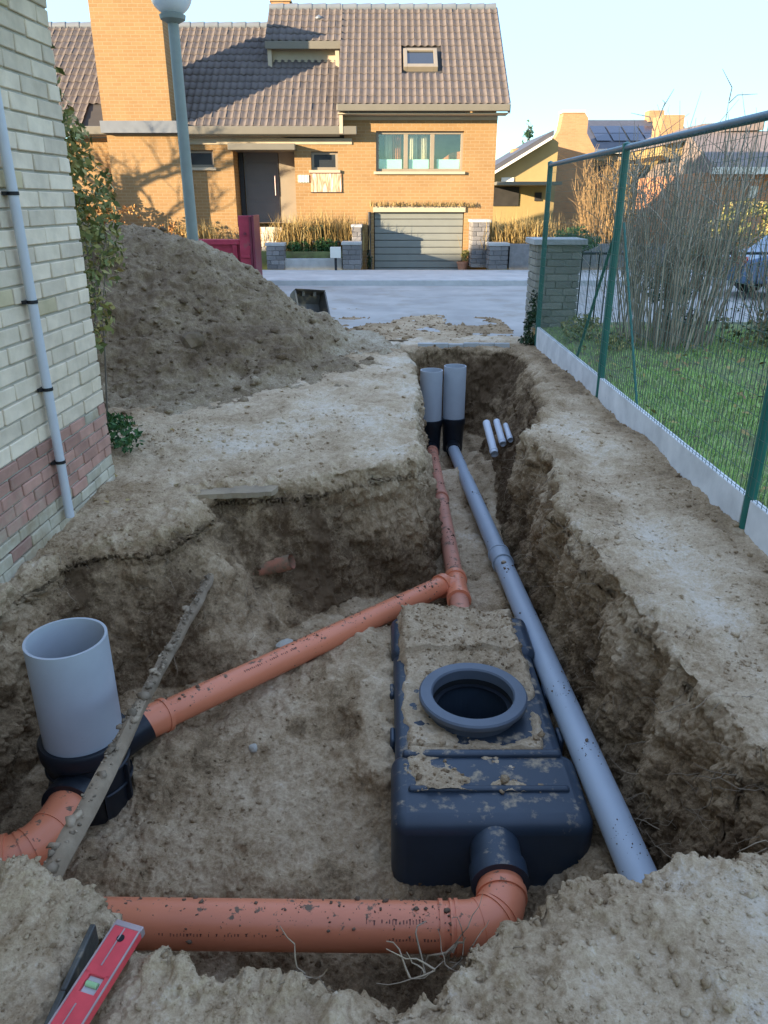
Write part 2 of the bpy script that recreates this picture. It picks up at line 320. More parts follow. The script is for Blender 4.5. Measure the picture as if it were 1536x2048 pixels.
# ------------------------------------------------------------------ mesh building
class MB:
    def __init__(s): s.v = []; s.f = []
    def add(s, vs, fs):
        o = len(s.v); s.v += [tuple(p) for p in vs]; s.f += [tuple(i + o for i in q) for q in fs]; return s
    def box(s, x0, x1, y0, y1, z0, z1):
        vs = [(x, y, z) for z in (z0, z1) for y in (y0, y1) for x in (x0, x1)]
        return s.add(vs, [(0, 2, 3, 1), (4, 5, 7, 6), (0, 1, 5, 4), (2, 6, 7, 3), (0, 4, 6, 2), (1, 3, 7, 5)])
    def obox(s, c, size, M):
        hx, hy, hz = size[0] / 2, size[1] / 2, size[2] / 2
        vs = [Vector(c) + M @ Vector((x, y, z)) for z in (-hz, hz) for y in (-hy, hy) for x in (-hx, hx)]
        return s.add(vs, [(0, 2, 3, 1), (4, 5, 7, 6), (0, 1, 5, 4), (2, 6, 7, 3), (0, 4, 6, 2), (1, 3, 7, 5)])
    def bar(s, a, b, wd, ht, up=(0, 0, 1)):
        a, b = Vector(a), Vector(b); d = b - a; y = d.normalized(); x = y.cross(Vector(up))
        if x.length < 1e-4: x = Vector((1, 0, 0))
        x.normalize(); z = x.cross(y); M = Matrix((x, y, z)).transposed()
        return s.obox((a + b) / 2, (wd, d.length, ht), M)
    def tube(s, path, rad, n=12, caps=True):
        path = [Vector(p) for p in path]
        if not hasattr(rad, '__len__'): rad = [rad] * len(path)
        rings = []; X = None
        for i, p in enumerate(path):
            d = (path[min(i + 1, len(path) - 1)] - path[max(i - 1, 0)])
            d = d.normalized() if d.length > 1e-9 else Vector((0, 0, 1))
            if X is None:
                X = d.cross(Vector((0, 0, 1)))
                if X.length < 1e-3: X = d.cross(Vector((1, 0, 0)))
            X = (X - d * X.dot(d)).normalized(); Y = d.cross(X)
            rings.append([p + (X * math.cos(2 * math.pi * k / n) + Y * math.sin(2 * math.pi * k / n)) * rad[i] for k in range(n)])
        vs = [q for r in rings for q in r]; fs = []
        for i in range(len(rings) - 1):
            for k in range(n):
                fs.append((i * n + k, i * n + (k + 1) % n, (i + 1) * n + (k + 1) % n, (i + 1) * n + k))
        if caps:
            fs.append(tuple(range(n - 1, -1, -1))); fs.append(tuple((len(rings) - 1) * n + k for k in range(n)))
        return s.add(vs, fs)
    def lathe(s, prof, c, n=48, M=None):
        vs = []
        for r, z in prof:
            for k in range(n):
                q = Vector((r * math.cos(2 * math.pi * k / n), r * math.sin(2 * math.pi * k / n), z))
                vs.append(Vector(c) + (M @ q if M else q))
        fs = []
        for i in range(len(prof) - 1):
            for k in range(n):
                fs.append((i * n + k, i * n + (k + 1) % n, (i + 1) * n + (k + 1) % n, (i + 1) * n + k))
        return s.add(vs, fs)
    def prism(s, poly, axis, a0, a1):
        n = len(poly); vs = []
        for a in (a0, a1):
            for p, q in poly:
                vs.append({'X': (a, p, q), 'Y': (p, a, q), 'Z': (p, q, a)}[axis])
        fs = [tuple(range(n)), tuple(range(2 * n - 1, n - 1, -1))] + [(i, i + n, (i + 1) % n + n, (i + 1) % n) for i in range(n)]
        return s.add(vs, fs)

def thing(name, label, cat, loc=(0, 0, 0), group=None):
    o = bpy.data.objects.new(name, None); C.objects.link(o); o.location = loc; o.empty_display_size = 0.1
    o['label'] = label; o['category'] = cat
    if group: o['group'] = group
    return o
def tag(o, label, cat, group=None):
    o['label'] = label; o['category'] = cat
    if group: o['group'] = group
    return o
def wloc(o):
    p = Vector(o.location)
    while o.parent: o = o.parent; p += Vector(o.location)
    return p
def obj(name, mb, m, parent=None, smooth=None, bevel=0, seg=2, kind=None, label=None, origin=None, fixn=True):
    """mb holds world coordinates; the object's origin becomes `origin` (or its parent's)."""
    org = Vector(origin) if origin is not None else (wloc(parent) if parent else Vector((0, 0, 0)))
    me = bpy.data.meshes.new(name)
    me.from_pydata([tuple(Vector(p) - org) for p in mb.v], [], mb.f)
    if fixn:
        bm = bmesh.new(); bm.from_mesh(me); bmesh.ops.recalc_face_normals(bm, faces=bm.faces); bm.to_mesh(me); bm.free()
    me.update()
    me.materials.append(m)
    o = bpy.data.objects.new(name, me); C.objects.link(o)
    if parent:
        o.parent = parent; o.location = org - wloc(parent)
    else:
        o.location = org
    if smooth is not None:
        me.polygons.foreach_set('use_smooth', [True] * len(me.polygons)); me.set_sharp_from_angle(angle=R(smooth))
    if bevel:
        bv = o.modifiers.new('bevel', 'BEVEL'); bv.width = bevel; bv.segments = seg; bv.limit_method = 'ANGLE'; bv.angle_limit = R(35)
    if kind: o['kind'] = kind
    if label: o['label'] = label
    return o
def np_mesh(name, V, T, m, parent=None, kind=None, smooth=False, attrs=None):
    me = bpy.data.meshes.new(name); V = np.asarray(V, np.float32); T = np.asarray(T, np.int32); k = T.shape[1]
    me.vertices.add(len(V)); me.vertices.foreach_set('co', V.ravel())
    me.loops.add(T.size); me.loops.foreach_set('vertex_index', T.ravel())
    me.polygons.add(len(T)); me.polygons.foreach_set('loop_start', np.arange(0, T.size, k, dtype=np.int32))
    me.update(calc_edges=True); me.validate()
    if smooth: me.polygons.foreach_set('use_smooth', np.ones(len(me.polygons), bool))
    for an, av in (attrs or {}).items():
        a = me.attributes.new(an, 'FLOAT', 'POINT'); a.data.foreach_set('value', np.asarray(av, np.float32))
    me.materials.append(m)
    o = bpy.data.objects.new(name, me); C.objects.link(o)
    if parent: o.parent = parent; o.location = -wloc(parent)
    if kind: o['kind'] = kind
    return o
def copy_tree(o, parent=None, label=None):
    c = o.copy(); C.objects.link(c); c.parent = parent
    if label: c['label'] = label
    for ch in list(o.children): copy_tree(ch, c)
    return c
def piece(me, name, parent, wpos, scale=(1, 1, 1), rot=(0, 0, 0)):
    o = bpy.data.objects.new(name, me); C.objects.link(o); o.parent = parent
    o.location = Vector(wpos) - wloc(parent); o.scale = scale; o.rotation_euler = rot
    return o
def block_mesh(name, m, x, y, z, ch, jit=0.0):
    """chamfered unit block centred on the origin"""
    bm = bmesh.new(); bmesh.ops.create_cube(bm, size=1.0)
    for v in bm.verts: v.co = Vector((v.co.x * x, v.co.y * y, v.co.z * z)) + Vector((random.uniform(-jit, jit), random.uniform(-jit, jit), random.uniform(-jit, jit)))
    bmesh.ops.bevel(bm, geom=list(bm.edges), offset=ch, segments=1, affect='EDGES')
    me = bpy.data.meshes.new(name); bm.to_mesh(me); bm.free(); me.materials.append(m); return me
def struct(o): o['kind'] = 'structure'; return o

# ================================================================== TERRAIN
PIT = np.array([(-1.70, 1.45), (-1.72, 2.9), (-1.66, 3.40), (-1.46, 3.56), (-1.20, 3.70), (-1.12, 4.02), (-1.18, 4.34), (-0.80, 4.42), (-0.42, 4.44),
    (-0.05, 4.60), (0.20, 4.78), (0.25, 5.4), (0.27, 6.2), (0.29, 7.4), (0.28, 8.5), (0.24, 9.15), (0.6, 9.28), (1.15, 9.28), (1.62, 9.18), (1.68, 8.6), (1.58, 7.4), (1.47, 6.4),
    (1.30, 6.0), (1.10, 5.72), (1.06, 5.1), (1.05, 4.4), (1.04, 3.4), (1.10, 2.7), (1.16, 2.2), (1.22, 1.62), (1.08, 1.47), (0.74, 1.44), (0.47, 1.37), (0.36, 1.27),
    (0.24, 1.165), (0.05, 1.13), (-0.3, 1.14), (-0.5, 1.19), (-0.62, 1.24), (-0.695, 1.37), (-0.85, 1.445), (-1.0, 1.46)])
def polysdf(x, y, P):
    d2 = np.full_like(x, 1e9); ins = np.zeros(len(x), bool); n = len(P)
    for i in range(n):
        a, b = P[i], P[(i + 1) % n]; e = b - a
        t = np.clip(((x - a[0]) * e[0] + (y - a[1]) * e[1]) / (e @ e), 0, 1)
        d2 = np.minimum(d2, (x - a[0] - t * e[0]) ** 2 + (y - a[1] - t * e[1]) ** 2)
        c = (a[1] > y) != (b[1] > y)
        with np.errstate(divide='ignore', invalid='ignore'):
            xi = a[0] + (y - a[1]) * e[0] / (e[1] if e[1] != 0 else 1e-12)
        ins ^= c & (x < xi)
    d = np.sqrt(d2); return np.where(ins, d, -d)
def idw(x, y, pts, p=3.0):
    num = 0; den = 0
    for a, b, c in pts:
        wt = 1.0 / (((x - a) ** 2 + (y - b) ** 2) + 0.004) ** (p / 2); num = num + wt * c; den = den + wt
    return num / den
FLOOR = [(-1.3, 2.5, -.80), (-1.1, 2.8, -.66), (-.35, 3.6, -.74), (.38, 4.35, -.83), (-.65, 2.5, -.83), (-.2, 2.25, -.90), (-.8, 1.85, -.90), (-.3, 1.85, -.96), (.3, 1.9, -.98),
    (.7, 1.85, -.98), (-.22, 3.0, -.80), (-.06, 3.7, -.69), (-.05, 3.5, -.675), (-.05, 3.25, -.665), (-.05, 3.0, -.68), (-.05, 2.75, -.74), (-.15, 3.5, -.70), (-.15, 3.2, -.70), (-.06, 2.4, -.90), (.95, 3, -.76), (.95, 2.1, -.72), (.93, 4, -.82), (.55, 5, -.90), (.6, 6.5, -.99), (.6, 8, -1.09),
    (1.2, 8, -.98), (1.25, 7, -.80), (-.8, 3.35, -.72), (-1.4, 3.2, -.68), (.9, 6, -.97), (-1.4, 1.8, -.85), (.4, 2.5, -1.0), (.42, 2.98, -1.4), (.42, 2.75, -1.25), (.42, 3.25, -1.25), (.42, 3.6, -.95), (1.05, 1.75, -.75), (.1, 1.4, -.97), (-.5, 1.45, -.95)]
TOP = [(-1.5, 4.2, .0), (-.8, 4.9, .0), (-.3, 6, .01), (-.3, 8, .02), (-1.2, 3.85, -.02), (-1.5, 3.7, -.03), (1.5, 4.5, .0), (1.5, 3, .01), (1.8, 6, .0), (1.5, 5, .05), (1.3, 2.4, -.03), (1.6, 2.2, 0),
    (.75, 1.3, .05), (1.15, 1.3, .075), (.9, 1.05, .055), (.5, 1.1, .01), (.1, 1.0, -.01), (-.4, 1.0, -.02), (-.9, 1.25, .02), (-.9, .8, .02), (-.66, 1.1, -.05), (1.6, 1.4, .05), (.8, 9.8, -.06), (0, 10.3, -.1), (-3, 10, -.09), (-3, 6, .0), (1.8, 9.7, -.05)]
def heap_h(x, y):
    dx, dy = (x + 2.98), (y - 8.75)
    dx = np.where(dx > 0, dx / 1.06, dx)
    wv = n2(x, y, 1.3, 2, 40) * 0.16
    d = np.sqrt(dx * dx + dy * dy + 0.12) + wv
    h = 1.74 - 0.78 * np.maximum(d - 0.38, -0.1)
    h = np.where(h < 0.25, 0.25 * np.exp((h - 0.25) / 0.25) , h)       # soft toe
    h = np.where(h > 1.15, 1.15 + 0.42 * np.tanh((h - 1.15) / 0.42) * 0.75, h)
    return h - 0.075
def terr(x, y):
    lf = n2(x, y, 2.6, 3, 1); lf2 = n2(x, y, 2.6, 3, 5)
    wx = x + 0.055 * lf; wy = y + 0.055 * lf2
    far = smooth(5.6, 6.2, y) * smooth(0.8, 1.2, x)
    d = polysdf(wx, wy, PIT)
    wid = 0.15 + 0.42 * smooth(-0.2, -0.6, x) * smooth(2.9, 3.5, y) + 0.40 * far - 0.04 * smooth(0.8, 1.0, x)
    wid = np.where(y < 1.9, 0.17, wid) + 0.03 * n2(x, y, 5.0, 2, 9)
    q = np.clip(d / np.maximum(wid, 0.05), 0, 1)
    f = 0.55 * q + 0.45 * (q * q * (3 - 2 * q))
    f = np.where(q < 0.2, f * (0.4 + 3 * q), f)
    fl = idw(x, y, FLOOR) + 0.035 * n2(x, y, 2.2, 3, 21)
    tp = idw(x, y, TOP) + 0.018 * n2(x, y, 2.4, 4, 31)
    # narrow groove between the near left block and the near lip, where the dark board stands
    tp = tp - 0.12 * np.exp(-((x + 0.685) / 0.045) ** 2) * smooth(1.45, 1.3, y)
    # rut tracks on the right bank
    tp = tp - 0.03 * np.exp(-((x - 1.42 - 0.05 * lf) / 0.10) ** 2) * smooth(2.0, 2.6, y) * smooth(5.4, 4.6, y)
    z = tp * (1 - f) + fl * f
    hp = heap_h(x, y)
    z = np.where(hp > z + 0.02, z - 0.02, z)
    return z, d, q
def refine(xy, T, zf, thr, iters):
    z = zf(xy[:, 0], xy[:, 1])
    for _ in range(iters):
        V = np.column_stack([xy, z])
        E = np.sort(np.concatenate([T[:, [0, 1]], T[:, [1, 2]], T[:, [2, 0]]]), 1)
        key = E[:, 0].astype(np.int64) * len(V) + E[:, 1]
        uk, inv = np.unique(key, return_inverse=True)
        a = (uk // len(V)).astype(np.int64); b = (uk % len(V)).astype(np.int64)
        L = np.linalg.norm(V[a] - V[b], axis=1); mid = (V[a] + V[b]) / 2
        mark = L > thr(mid)
        if not mark.any(): break
        idx = np.full(len(uk), -1); idx[mark] = len(V) + np.arange(mark.sum())
        nxy = (xy[a[mark]] + xy[b[mark]]) / 2
        xy = np.vstack([xy, nxy]); z = np.concatenate([z, zf(nxy[:, 0], nxy[:, 1])])
        n = len(T); M3 = np.stack([idx[inv[:n]], idx[inv[n:2 * n]], idx[inv[2 * n:]]], 1); c = (M3 >= 0).sum(1)
        out = [T[c == 0]]
        t, mm = T[c == 3], M3[c == 3]
        out += [np.stack([t[:, 0], mm[:, 0], mm[:, 2]], 1), np.stack([mm[:, 0], t[:, 1], mm[:, 1]], 1), np.stack([mm[:, 2], mm[:, 1], t[:, 2]], 1), mm]
        for r in range(3):
            s = (c == 1) & (M3[:, r] >= 0); t, q = T[s], M3[s, r]
            out += [np.stack([t[:, r], q, t[:, (r + 2) % 3]], 1), np.stack([q, t[:, (r + 1) % 3], t[:, (r + 2) % 3]], 1)]
            s = (c == 2) & (M3[:, r] < 0); t, m_ = T[s], M3[s]      # edge r (v_r - v_r+1) stays whole
            v0, v1, v2, m1, m2 = t[:, r], t[:, (r + 1) % 3], t[:, (r + 2) % 3], m_[:, (r + 1) % 3], m_[:, (r + 2) % 3]
            out += [np.stack([v0, v1, m1], 1), np.stack([v0, m1, m2], 1), np.stack([m2, m1, v2], 1)]
        T = np.concatenate(out).astype(np.int64)
    return xy, z, T
def vnormals(V, T):
    fn = np.cross(V[T[:, 1]] - V[T[:, 0]], V[T[:, 2]] - V[T[:, 0]])
    N = np.zeros_like(V)
    for k in range(3): np.add.at(N, T[:, k], fn)
    return N / np.maximum(np.linalg.norm(N, axis=1, keepdims=True), 1e-12)
def grid(xs, ys):
    X, Y = np.meshgrid(xs, ys); xy = np.column_stack([X.ravel(), Y.ravel()]); nx, ny = len(xs), len(ys)
    i = (np.arange(ny - 1)[:, None] * nx + np.arange(nx - 1)[None]).ravel()
    return xy, np.concatenate([np.stack([i, i + 1, i + nx + 1], 1), np.stack([i, i + nx + 1, i + nx], 1)])
def screen_thr(mid, k=0.0032, lo=0.0055):
    P = mid - np.array([0, 0, CH]); dep = P[:, 1] * CP - P[:, 2] * SP
    u = np.abs(P[:, 0]) / np.maximum(dep, 0.05) * F; up = P[:, 1] * SP + P[:, 2] * CP; v = np.abs(up) / np.maximum(dep, 0.05) * F
    inside = (u < 830) & (v < 1090) & (dep > 0.2)
    base = np.maximum(k * dep, lo)
    return np.where(inside, base, np.maximum(base * 5, 0.06))
xy, T = grid(np.linspace(-5.0, 1.90, 64), np.linspace(0.5, 10.4, 90))
xy, z, T = refine(xy, T, lambda a, b: terr(a, b)[0], screen_thr, 8)
V = np.column_stack([xy, z]); N = vnormals(V, T)
_, D, Q = terr(V[:, 0], V[:, 1])
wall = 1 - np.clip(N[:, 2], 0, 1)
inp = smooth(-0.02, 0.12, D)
dist = np.linalg.norm(V - np.array([0, 0, CH]), axis=1)
big = fbm(V * 3.4, 3, 50); fine = fbm(V * 11.0, 4, 60, 0.62); strk = fbm(V * np.array([17, 17, 2.6]), 3, 70)
lump = fbm(V * 6.5, 2, 77)
amp = 0.010 + 0.007 * inp + 0.016 * wall
vf = fbm(V * 27.0, 3, 160, 0.6); disp = amp * fine + (0.0025 + 0.003 * inp) * vf + 0.0022 * np.maximum(fbm(V * 75.0, 2, 170), -0.2) + wall * (0.042 * big + 0.026 * strk) + (0.012 + 0.006 * inp) * np.maximum(lump, -0.3)
crumb = np.exp(-np.abs(D) / 0.09) * (1 - np.clip(wall * 1.3, 0, 1)); disp += 0.022 * crumb * fine
smoothpatch = smooth(0.72, 0.86, V[:, 0]) * smooth(1.42, 1.30, V[:, 1])      # old trodden crust at the near right
disp *= 1 - 0.7 * smoothpatch
V = V + N * disp[:, None]
EDGE = smooth(10.4, 10.2, V[:, 1])
V[:, 2] = np.where(V[:, 1] > 10.2, V[:, 2] * EDGE + (1 - EDGE) * -0.125, V[:, 2])
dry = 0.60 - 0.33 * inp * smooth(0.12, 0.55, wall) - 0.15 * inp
dry += 0.12 * smooth(4.4, 5.4, V[:, 1]) * (1 - inp) * smooth(0.4, -0.2, np.abs(V[:, 0] + 0.5) - 0.9)
dry += 0.26 * np.exp(-((V[:, 0] - 1.42) / 0.12) ** 2) * smooth(1.9, 2.6, V[:, 1]) * smooth(6.2, 5.0, V[:, 1])
dry -= 0.22 * np.exp(-((V[:, 0] - 1.80) / 0.10) ** 2) * (V[:, 1] < 9)            # darker damp soil along the boards
dry -= 0.30 * smooth(8.7, 9.1, V[:, 1]) * smooth(9.8, 9.4, V[:, 1])
dry += 0.12 * smooth(9.5, 9.9, V[:, 1])
dry += 0.20 * n2(V[:, 0], V[:, 1], 2.2, 4, 500) + 0.07 * n2(V[:, 0] * 3.0, V[:, 1], 1.5, 3, 510) * smooth(4.3, 5.0, V[:, 1])
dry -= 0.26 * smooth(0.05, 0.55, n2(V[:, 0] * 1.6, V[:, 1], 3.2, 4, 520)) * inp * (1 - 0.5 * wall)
dry -= 0.28 * smooth(3.1, 2.3, np.hypot((V[:, 0] + 2.98) / 1.06, V[:, 1] - 8.75)) * (1 - inp); dry -= 0.10 * smooth(0.95, 1.15, V[:, 0]) * smooth(6.5, 5.5, V[:, 1]) * smooth(1.5, 1.8, V[:, 1])
dry -= 0.10 * smooth(0.7, 0.9, V[:, 0]) * inp + 0.05 * smooth(-1.2, -1.5, V[:, 0])
dry += 0.10 * smooth(4.2, 5.0, V[:, 1]) * inp * (1 - wall) + 0.10 * smooth(-0.9, -0.4, V[:, 0]) * smooth(0.1, -0.1, V[:, 0]) * inp * (1 - wall)
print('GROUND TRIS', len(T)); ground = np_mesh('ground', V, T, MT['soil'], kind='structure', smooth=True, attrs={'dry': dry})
GV, GT, GN, GD = V, T, vnormals(V, T), D
def gz(x, y):
    return float(terr(np.array([x], float), np.array([y], float))[0][0])

# heap of dug soil
hx, hT = grid(np.linspace(-6.4, 0.2, 40), np.linspace(5.2, 10.35, 36))
hx, hz, hT = refine(hx, hT, lambda a, b: heap_h(a, b), screen_thr, 7)
keep = (hz[hT].max(1) > -0.05)
hT = hT[keep]; us, hT = np.unique(hT, return_inverse=True); hT = hT.reshape(-1, 3); HV = np.column_stack([hx[us], hz[us]])
HN = vnormals(HV, hT)
run = fbm(HV * np.array([3.0, 3.0, 1.0]), 3, 90); hf = fbm(HV * 9.0, 4, 95, 0.62); ridge = 1 - np.abs(fbm(HV * np.array([2.2, 2.2, 0.8]), 2, 99))
HV = HV + HN * (0.055 * run + 0.028 * hf + 0.05 * ridge - 0.03)[:, None]
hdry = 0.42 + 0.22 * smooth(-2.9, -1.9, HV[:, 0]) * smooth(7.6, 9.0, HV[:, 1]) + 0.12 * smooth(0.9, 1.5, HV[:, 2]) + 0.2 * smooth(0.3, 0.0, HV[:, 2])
heap = thing('soil_heap', 'large steep heap of dug brown soil beside the cream brick house', 'soil heap', (-3.25, 8.75, 0))
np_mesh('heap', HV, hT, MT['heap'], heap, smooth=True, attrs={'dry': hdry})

# crumbs and clods
def ico_variants(n):
    out = []
    for k in range(n):
        bm = bmesh.new(); bmesh.ops.create_icosphere(bm, subdivisions=1, radius=1.0)
        v = np.array([p.co[:] for p in bm.verts]); f = np.array([[q.index for q in p.verts] for p in bm.faces]); bm.free()
        v = np.sign(v) * np.abs(v) ** RNG.uniform(.7, 1.5); v = v * (1 + 0.45 * RNG.standard_normal((len(v), 1)).clip(-1, 1)) * np.array([1, RNG.uniform(.7, 1.1), RNG.uniform(.5, .8)])
        out.append((v, f))
    return out
ICO = ico_variants(10)
def scatter_rocks(name, pos, nor, rad, m, parent=None, dry=None):
    pos, nor, rad = np.asarray(pos, float), np.asarray(nor, float), np.asarray(rad, float); Vs, Ts, As, o = [], [], [], 0
    which = RNG.integers(len(ICO), size=len(pos))
    for k, (v, f) in enumerate(ICO):
        s_ = which == k; n = int(s_.sum())
        if not n: continue
        a = RNG.uniform(0, 6.283, n); c, d = np.cos(a)[:, None], np.sin(a)[:, None]
        q = np.stack([v[None, :, 0] * c - v[None, :, 1] * d, v[None, :, 0] * d + v[None, :, 1] * c, np.repeat(v[None, :, 2], n, 0)], 2) * rad[s_][:, None, None]
        q += (pos[s_] + nor[s_] * (rad[s_] * 0.25)[:, None])[:, None, :]
        Vs.append(q.reshape(-1, 3)); Ts.append((f[None] + (o + np.arange(n) * len(v))[:, None, None]).reshape(-1, 3)); o += n * len(v)
        if dry is not None: As.append(np.repeat(np.asarray(dry)[s_] + RNG.normal(-0.06, .09, n), len(v)))
    return np_mesh(name, np.vstack(Vs), np.vstack(Ts), m, parent, kind='stuff', attrs=None if dry is None else {'dry': np.concatenate(As)})
def sample_tris(V, T, n, wfun=None):
    a = np.linalg.norm(np.cross(V[T[:, 1]] - V[T[:, 0]], V[T[:, 2]] - V[T[:, 0]]), axis=1)
    cen = V[T].mean(1)
    if wfun is not None: a = a * wfun(cen)
    i = RNG.choice(len(T), n, p=a / a.sum()); r1 = np.sqrt(RNG.random(n)); r2 = RNG.random(n)
    t = T[i]; return V[t[:, 0]] * (1 - r1)[:, None] + V[t[:, 1]] * (r1 * (1 - r2))[:, None] + V[t[:, 2]] * (r1 * r2)[:, None], i
def wg(c):
    dd = np.linalg.norm(c - np.array([0, 0, CH]), axis=1)
    cl = fbm(c * 1.7, 2, 120)
    return 1.0 / dd ** 1.6 * np.where(cl > 0.1, 2.5, 0.6) * (c[:, 1] < 10.1)
p, i = sample_tris(GV, GT, 14000, wg)
rad = np.minimum(0.0035 + 0.0045 * RNG.pareto(2.6, len(p)), 0.015) * (0.6 + 0.12 * np.linalg.norm(p - np.array([0, 0, CH]), axis=1))
p2, i2 = sample_tris(GV, GT, 46000, lambda c: (c[:, 1] < 6) / np.linalg.norm(c - np.array([0, 0, CH]), axis=1) ** 2.2 * np.where(fbm(c * 2.3, 3, 130) > 0.0, 2.2, 0.5))
d2 = np.linalg.norm(p2 - np.array([0, 0, CH]), axis=1); rad2 = (0.0011 + 0.0011 * RNG.pareto(2.2, len(p2)).clip(0, 5)) * (0.5 + 0.33 * d2)
p = np.vstack([p, p2]); i = np.concatenate([i, i2]); rad = np.concatenate([rad, rad2])
scatter_rocks('soil_crumbs', p, GN[GT[i, 0]], rad, MT['soil'], None, dry[GT[i, 0]])['label'] = 'loose crumbs and clods of soil on the dug ground'
p, i = sample_tris(HV, hT, 4200, lambda c: np.where(c[:, 1] < 10, 1.0, 0.1))
rad = np.minimum(0.006 + 0.009 * RNG.pareto(2.5, len(p)), 0.05)
scatter_rocks('clods', p, vnormals(HV, hT)[hT[i, 0]], rad, MT['heap'], heap, hdry[hT[i, 0]])

# larger stones lying in the pit
def stone(name, c, r, m, label, sub=2):
    bm = bmesh.new(); bmesh.ops.create_icosphere(bm, subdivisions=sub, radius=1.0)
    v = np.array([q.co[:] for q in bm.verts]); k = 1 + 0.25 * fbm(v * 1.3 + np.array(c) * 7, 3, 5)
    for q, kk in zip(bm.verts, k): q.co = Vector((q.co.x * r[0], q.co.y * r[1], q.co.z * r[2])) * float(kk)
    me = bpy.data.meshes.new(name); bm.to_mesh(me); bm.free(); me.materials.append(m)
    o = bpy.data.objects.new(name, me); C.objects.link(o); o.location = c; o.rotation_euler = (0, 0, random.uniform(0, 6))
    return tag(o, label, 'stone')
MT['pale_stone'] = mat('pale_stone', (0.42, 0.38, 0.31), 0.9, 0.15, 12, 0.003, 60)
MT['dark_stone'] = mat('dark_stone', (0.17, 0.155, 0.135), 0.9, 0.25, 8, 0.006, 40)
q = atz(507, 1505, -0.80); stone('stone', (q.x, q.y, gz(q.x, q.y) + 0.012), (.022, .02, .02), MT['pale_stone'], 'small pale round stone on the sandy floor left of the black tank')
q = atz(345, 1195, -0.30); stone('stone', (-1.2, 3.78, -0.36), (.10, .06, .06), MT['dark_stone'], 'dark lump of stone stuck in the left pit bank')
q = atz(570, 1290, -0.7); stone('stone', (q.x, q.y, gz(q.x, q.y) + 0.02), (.06, .04, .03), MT['pale_stone'], 'flat grey stone lying behind the sloping orange pipe')
q = atz(400, 715, 0.2); stone('stone', (-1.80, 7.15, 0.40), (.12, .1, .09), MT['heap_clod'], 'dark clod of hard earth low on the soil heap')

# thin broken concrete crust that overhangs the pit bank
def crust(name, pts, z, th, label):
    mb = MB(); P = []
    for (a, b) in zip(pts, pts[1:] + pts[:1]):
        a, b = Vector((*a, 0)), Vector((*b, 0)); n = max(2, int((b - a).length / 0.04))
        for k in range(n):
            c = a.lerp(b, k / n); P.append((c.x + random.uniform(-.008, .008), c.y + random.uniform(-.008, .008)))
    n = len(P); mb.add([(x, y, z + random.uniform(-.002, .002)) for x, y in P] + [(x, y, z - th + random.uniform(-.004, .004)) for x, y in P],
        [tuple(range(n)), tuple(range(2 * n - 1, n - 1, -1))] + [(k, k + n, (k + 1) % n + n, (k + 1) % n) for k in range(n)])
    return tag(obj(name, mb, MT['crust']), label, 'slab')
MT['crust'] = mat('dusty_concrete_crust', (0.26, 0.195, 0.125), 0.95, 0.2, 6, 0.006, 40, dirt=(0.36, 0.27, 0.17), dirt_scale=5, dirt_lo=0.4, dirt_hi=0.6, world=True)
crust('concrete_crust', [(-1.17, 4.20), (-0.68, 4.26), (-0.62, 4.5), (-0.9, 4.62), (-1.2, 4.5)], -0.022, 0.03, 'thin broken concrete crust overhanging the back bank of the pit')

# dirt carried out on to the road
dx_, dT = grid(np.linspace(-3.2, 1.85, 70), np.linspace(10.15, 13.6, 50))
def spill(x, y):
    n = n2(x, y, 1.6, 4, 400)
    return -0.125 + 0.045 * (n * 0.9 + 0.85 - 0.45 * (y - 10.3) - 0.10 * np.abs(x + 0.6)) 
dx_, dz_, dT = refine(dx_, dT, spill, lambda m_: screen_thr(m_, 0.006), 3)
DV = np.column_stack([dx_, np.minimum(dz_, -0.098)]); DV[:, 2] += 0.006 * fbm(DV * 9, 3, 410)
dT = dT[(dz_[dT].max(1) > -0.127)]; us, dT = np.unique(dT, return_inverse=True); dT = dT.reshape(-1, 3)
np_mesh('dirt_spill', DV[us], dT, MT['soil'], kind='stuff', smooth=True, attrs={'dry': 0.42 + 0.12 * np.sin(dx_[us, 0] * 3)})['label'] = 'dirt spilled on the road in front of the alley'
p, i = sample_tris(DV[us], dT, 900)
scatter_rocks('soil_crumbs', p, np.tile([0, 0, 1.0], (len(p), 1)), np.minimum(0.010 + 0.008 * RNG.pareto(2.4, len(p)), 0.05), MT['soil'], None, np.full(len(p), .4))['label'] = 'clods of soil scattered on the road'
mb = MB()
for k in range(6): mb.box(0.42 + k * .19, 0.42 + (k + 1) * .19 - .006, 9.36 + random.uniform(-.01, .01), 9.43, -0.12, 0.0 + random.uniform(-.008, .008) - .012)
tag(obj('edging_kerb', mb, MT['coping']), 'pale concrete edging exposed at the street end of the trench', 'kerb')

# ================================================================== WIDE SETTING
def sheet(name, x0, x1, y0, y1, z0, z1, m, nx=1, ny=1):
    mb = MB(); vs = [(x0 + (x1 - x0) * i / nx, y0 + (y1 - y0) * j / ny, z0 + (z1 - z0) * j / ny) for j in range(ny + 1) for i in range(nx + 1)]
    fs = [(j * (nx + 1) + i, j * (nx + 1) + i + 1, (j + 1) * (nx + 1) + i + 1, (j + 1) * (nx + 1) + i) for j in range(ny) for i in range(nx)]
    mb.add(vs, fs); return struct(obj(name, mb, m, fixn=False))
mb = MB()     # far land around the patch, with a hole where the pit is
B = 900; zL = -0.30
for (a, b, c, d) in ((-B, B, 22.0, B), (-B, -5.0, -B, 10.4), (9.0, B, -B, 10.4), (-5.0, 9.0, -B, 0.5)):
    zz = 0.0 if d <= 10.4 else zL
    mb.add([(a, c, zz), (b, c, zz), (b, d, zz), (a, d, zz)], [(0, 1, 2, 3)])
struct(obj('terrain', mb, MT['land'], fixn=False))
sheet('road', -B, B, 10.4, 17.6, -0.125, -0.125, MT['asphalt'])
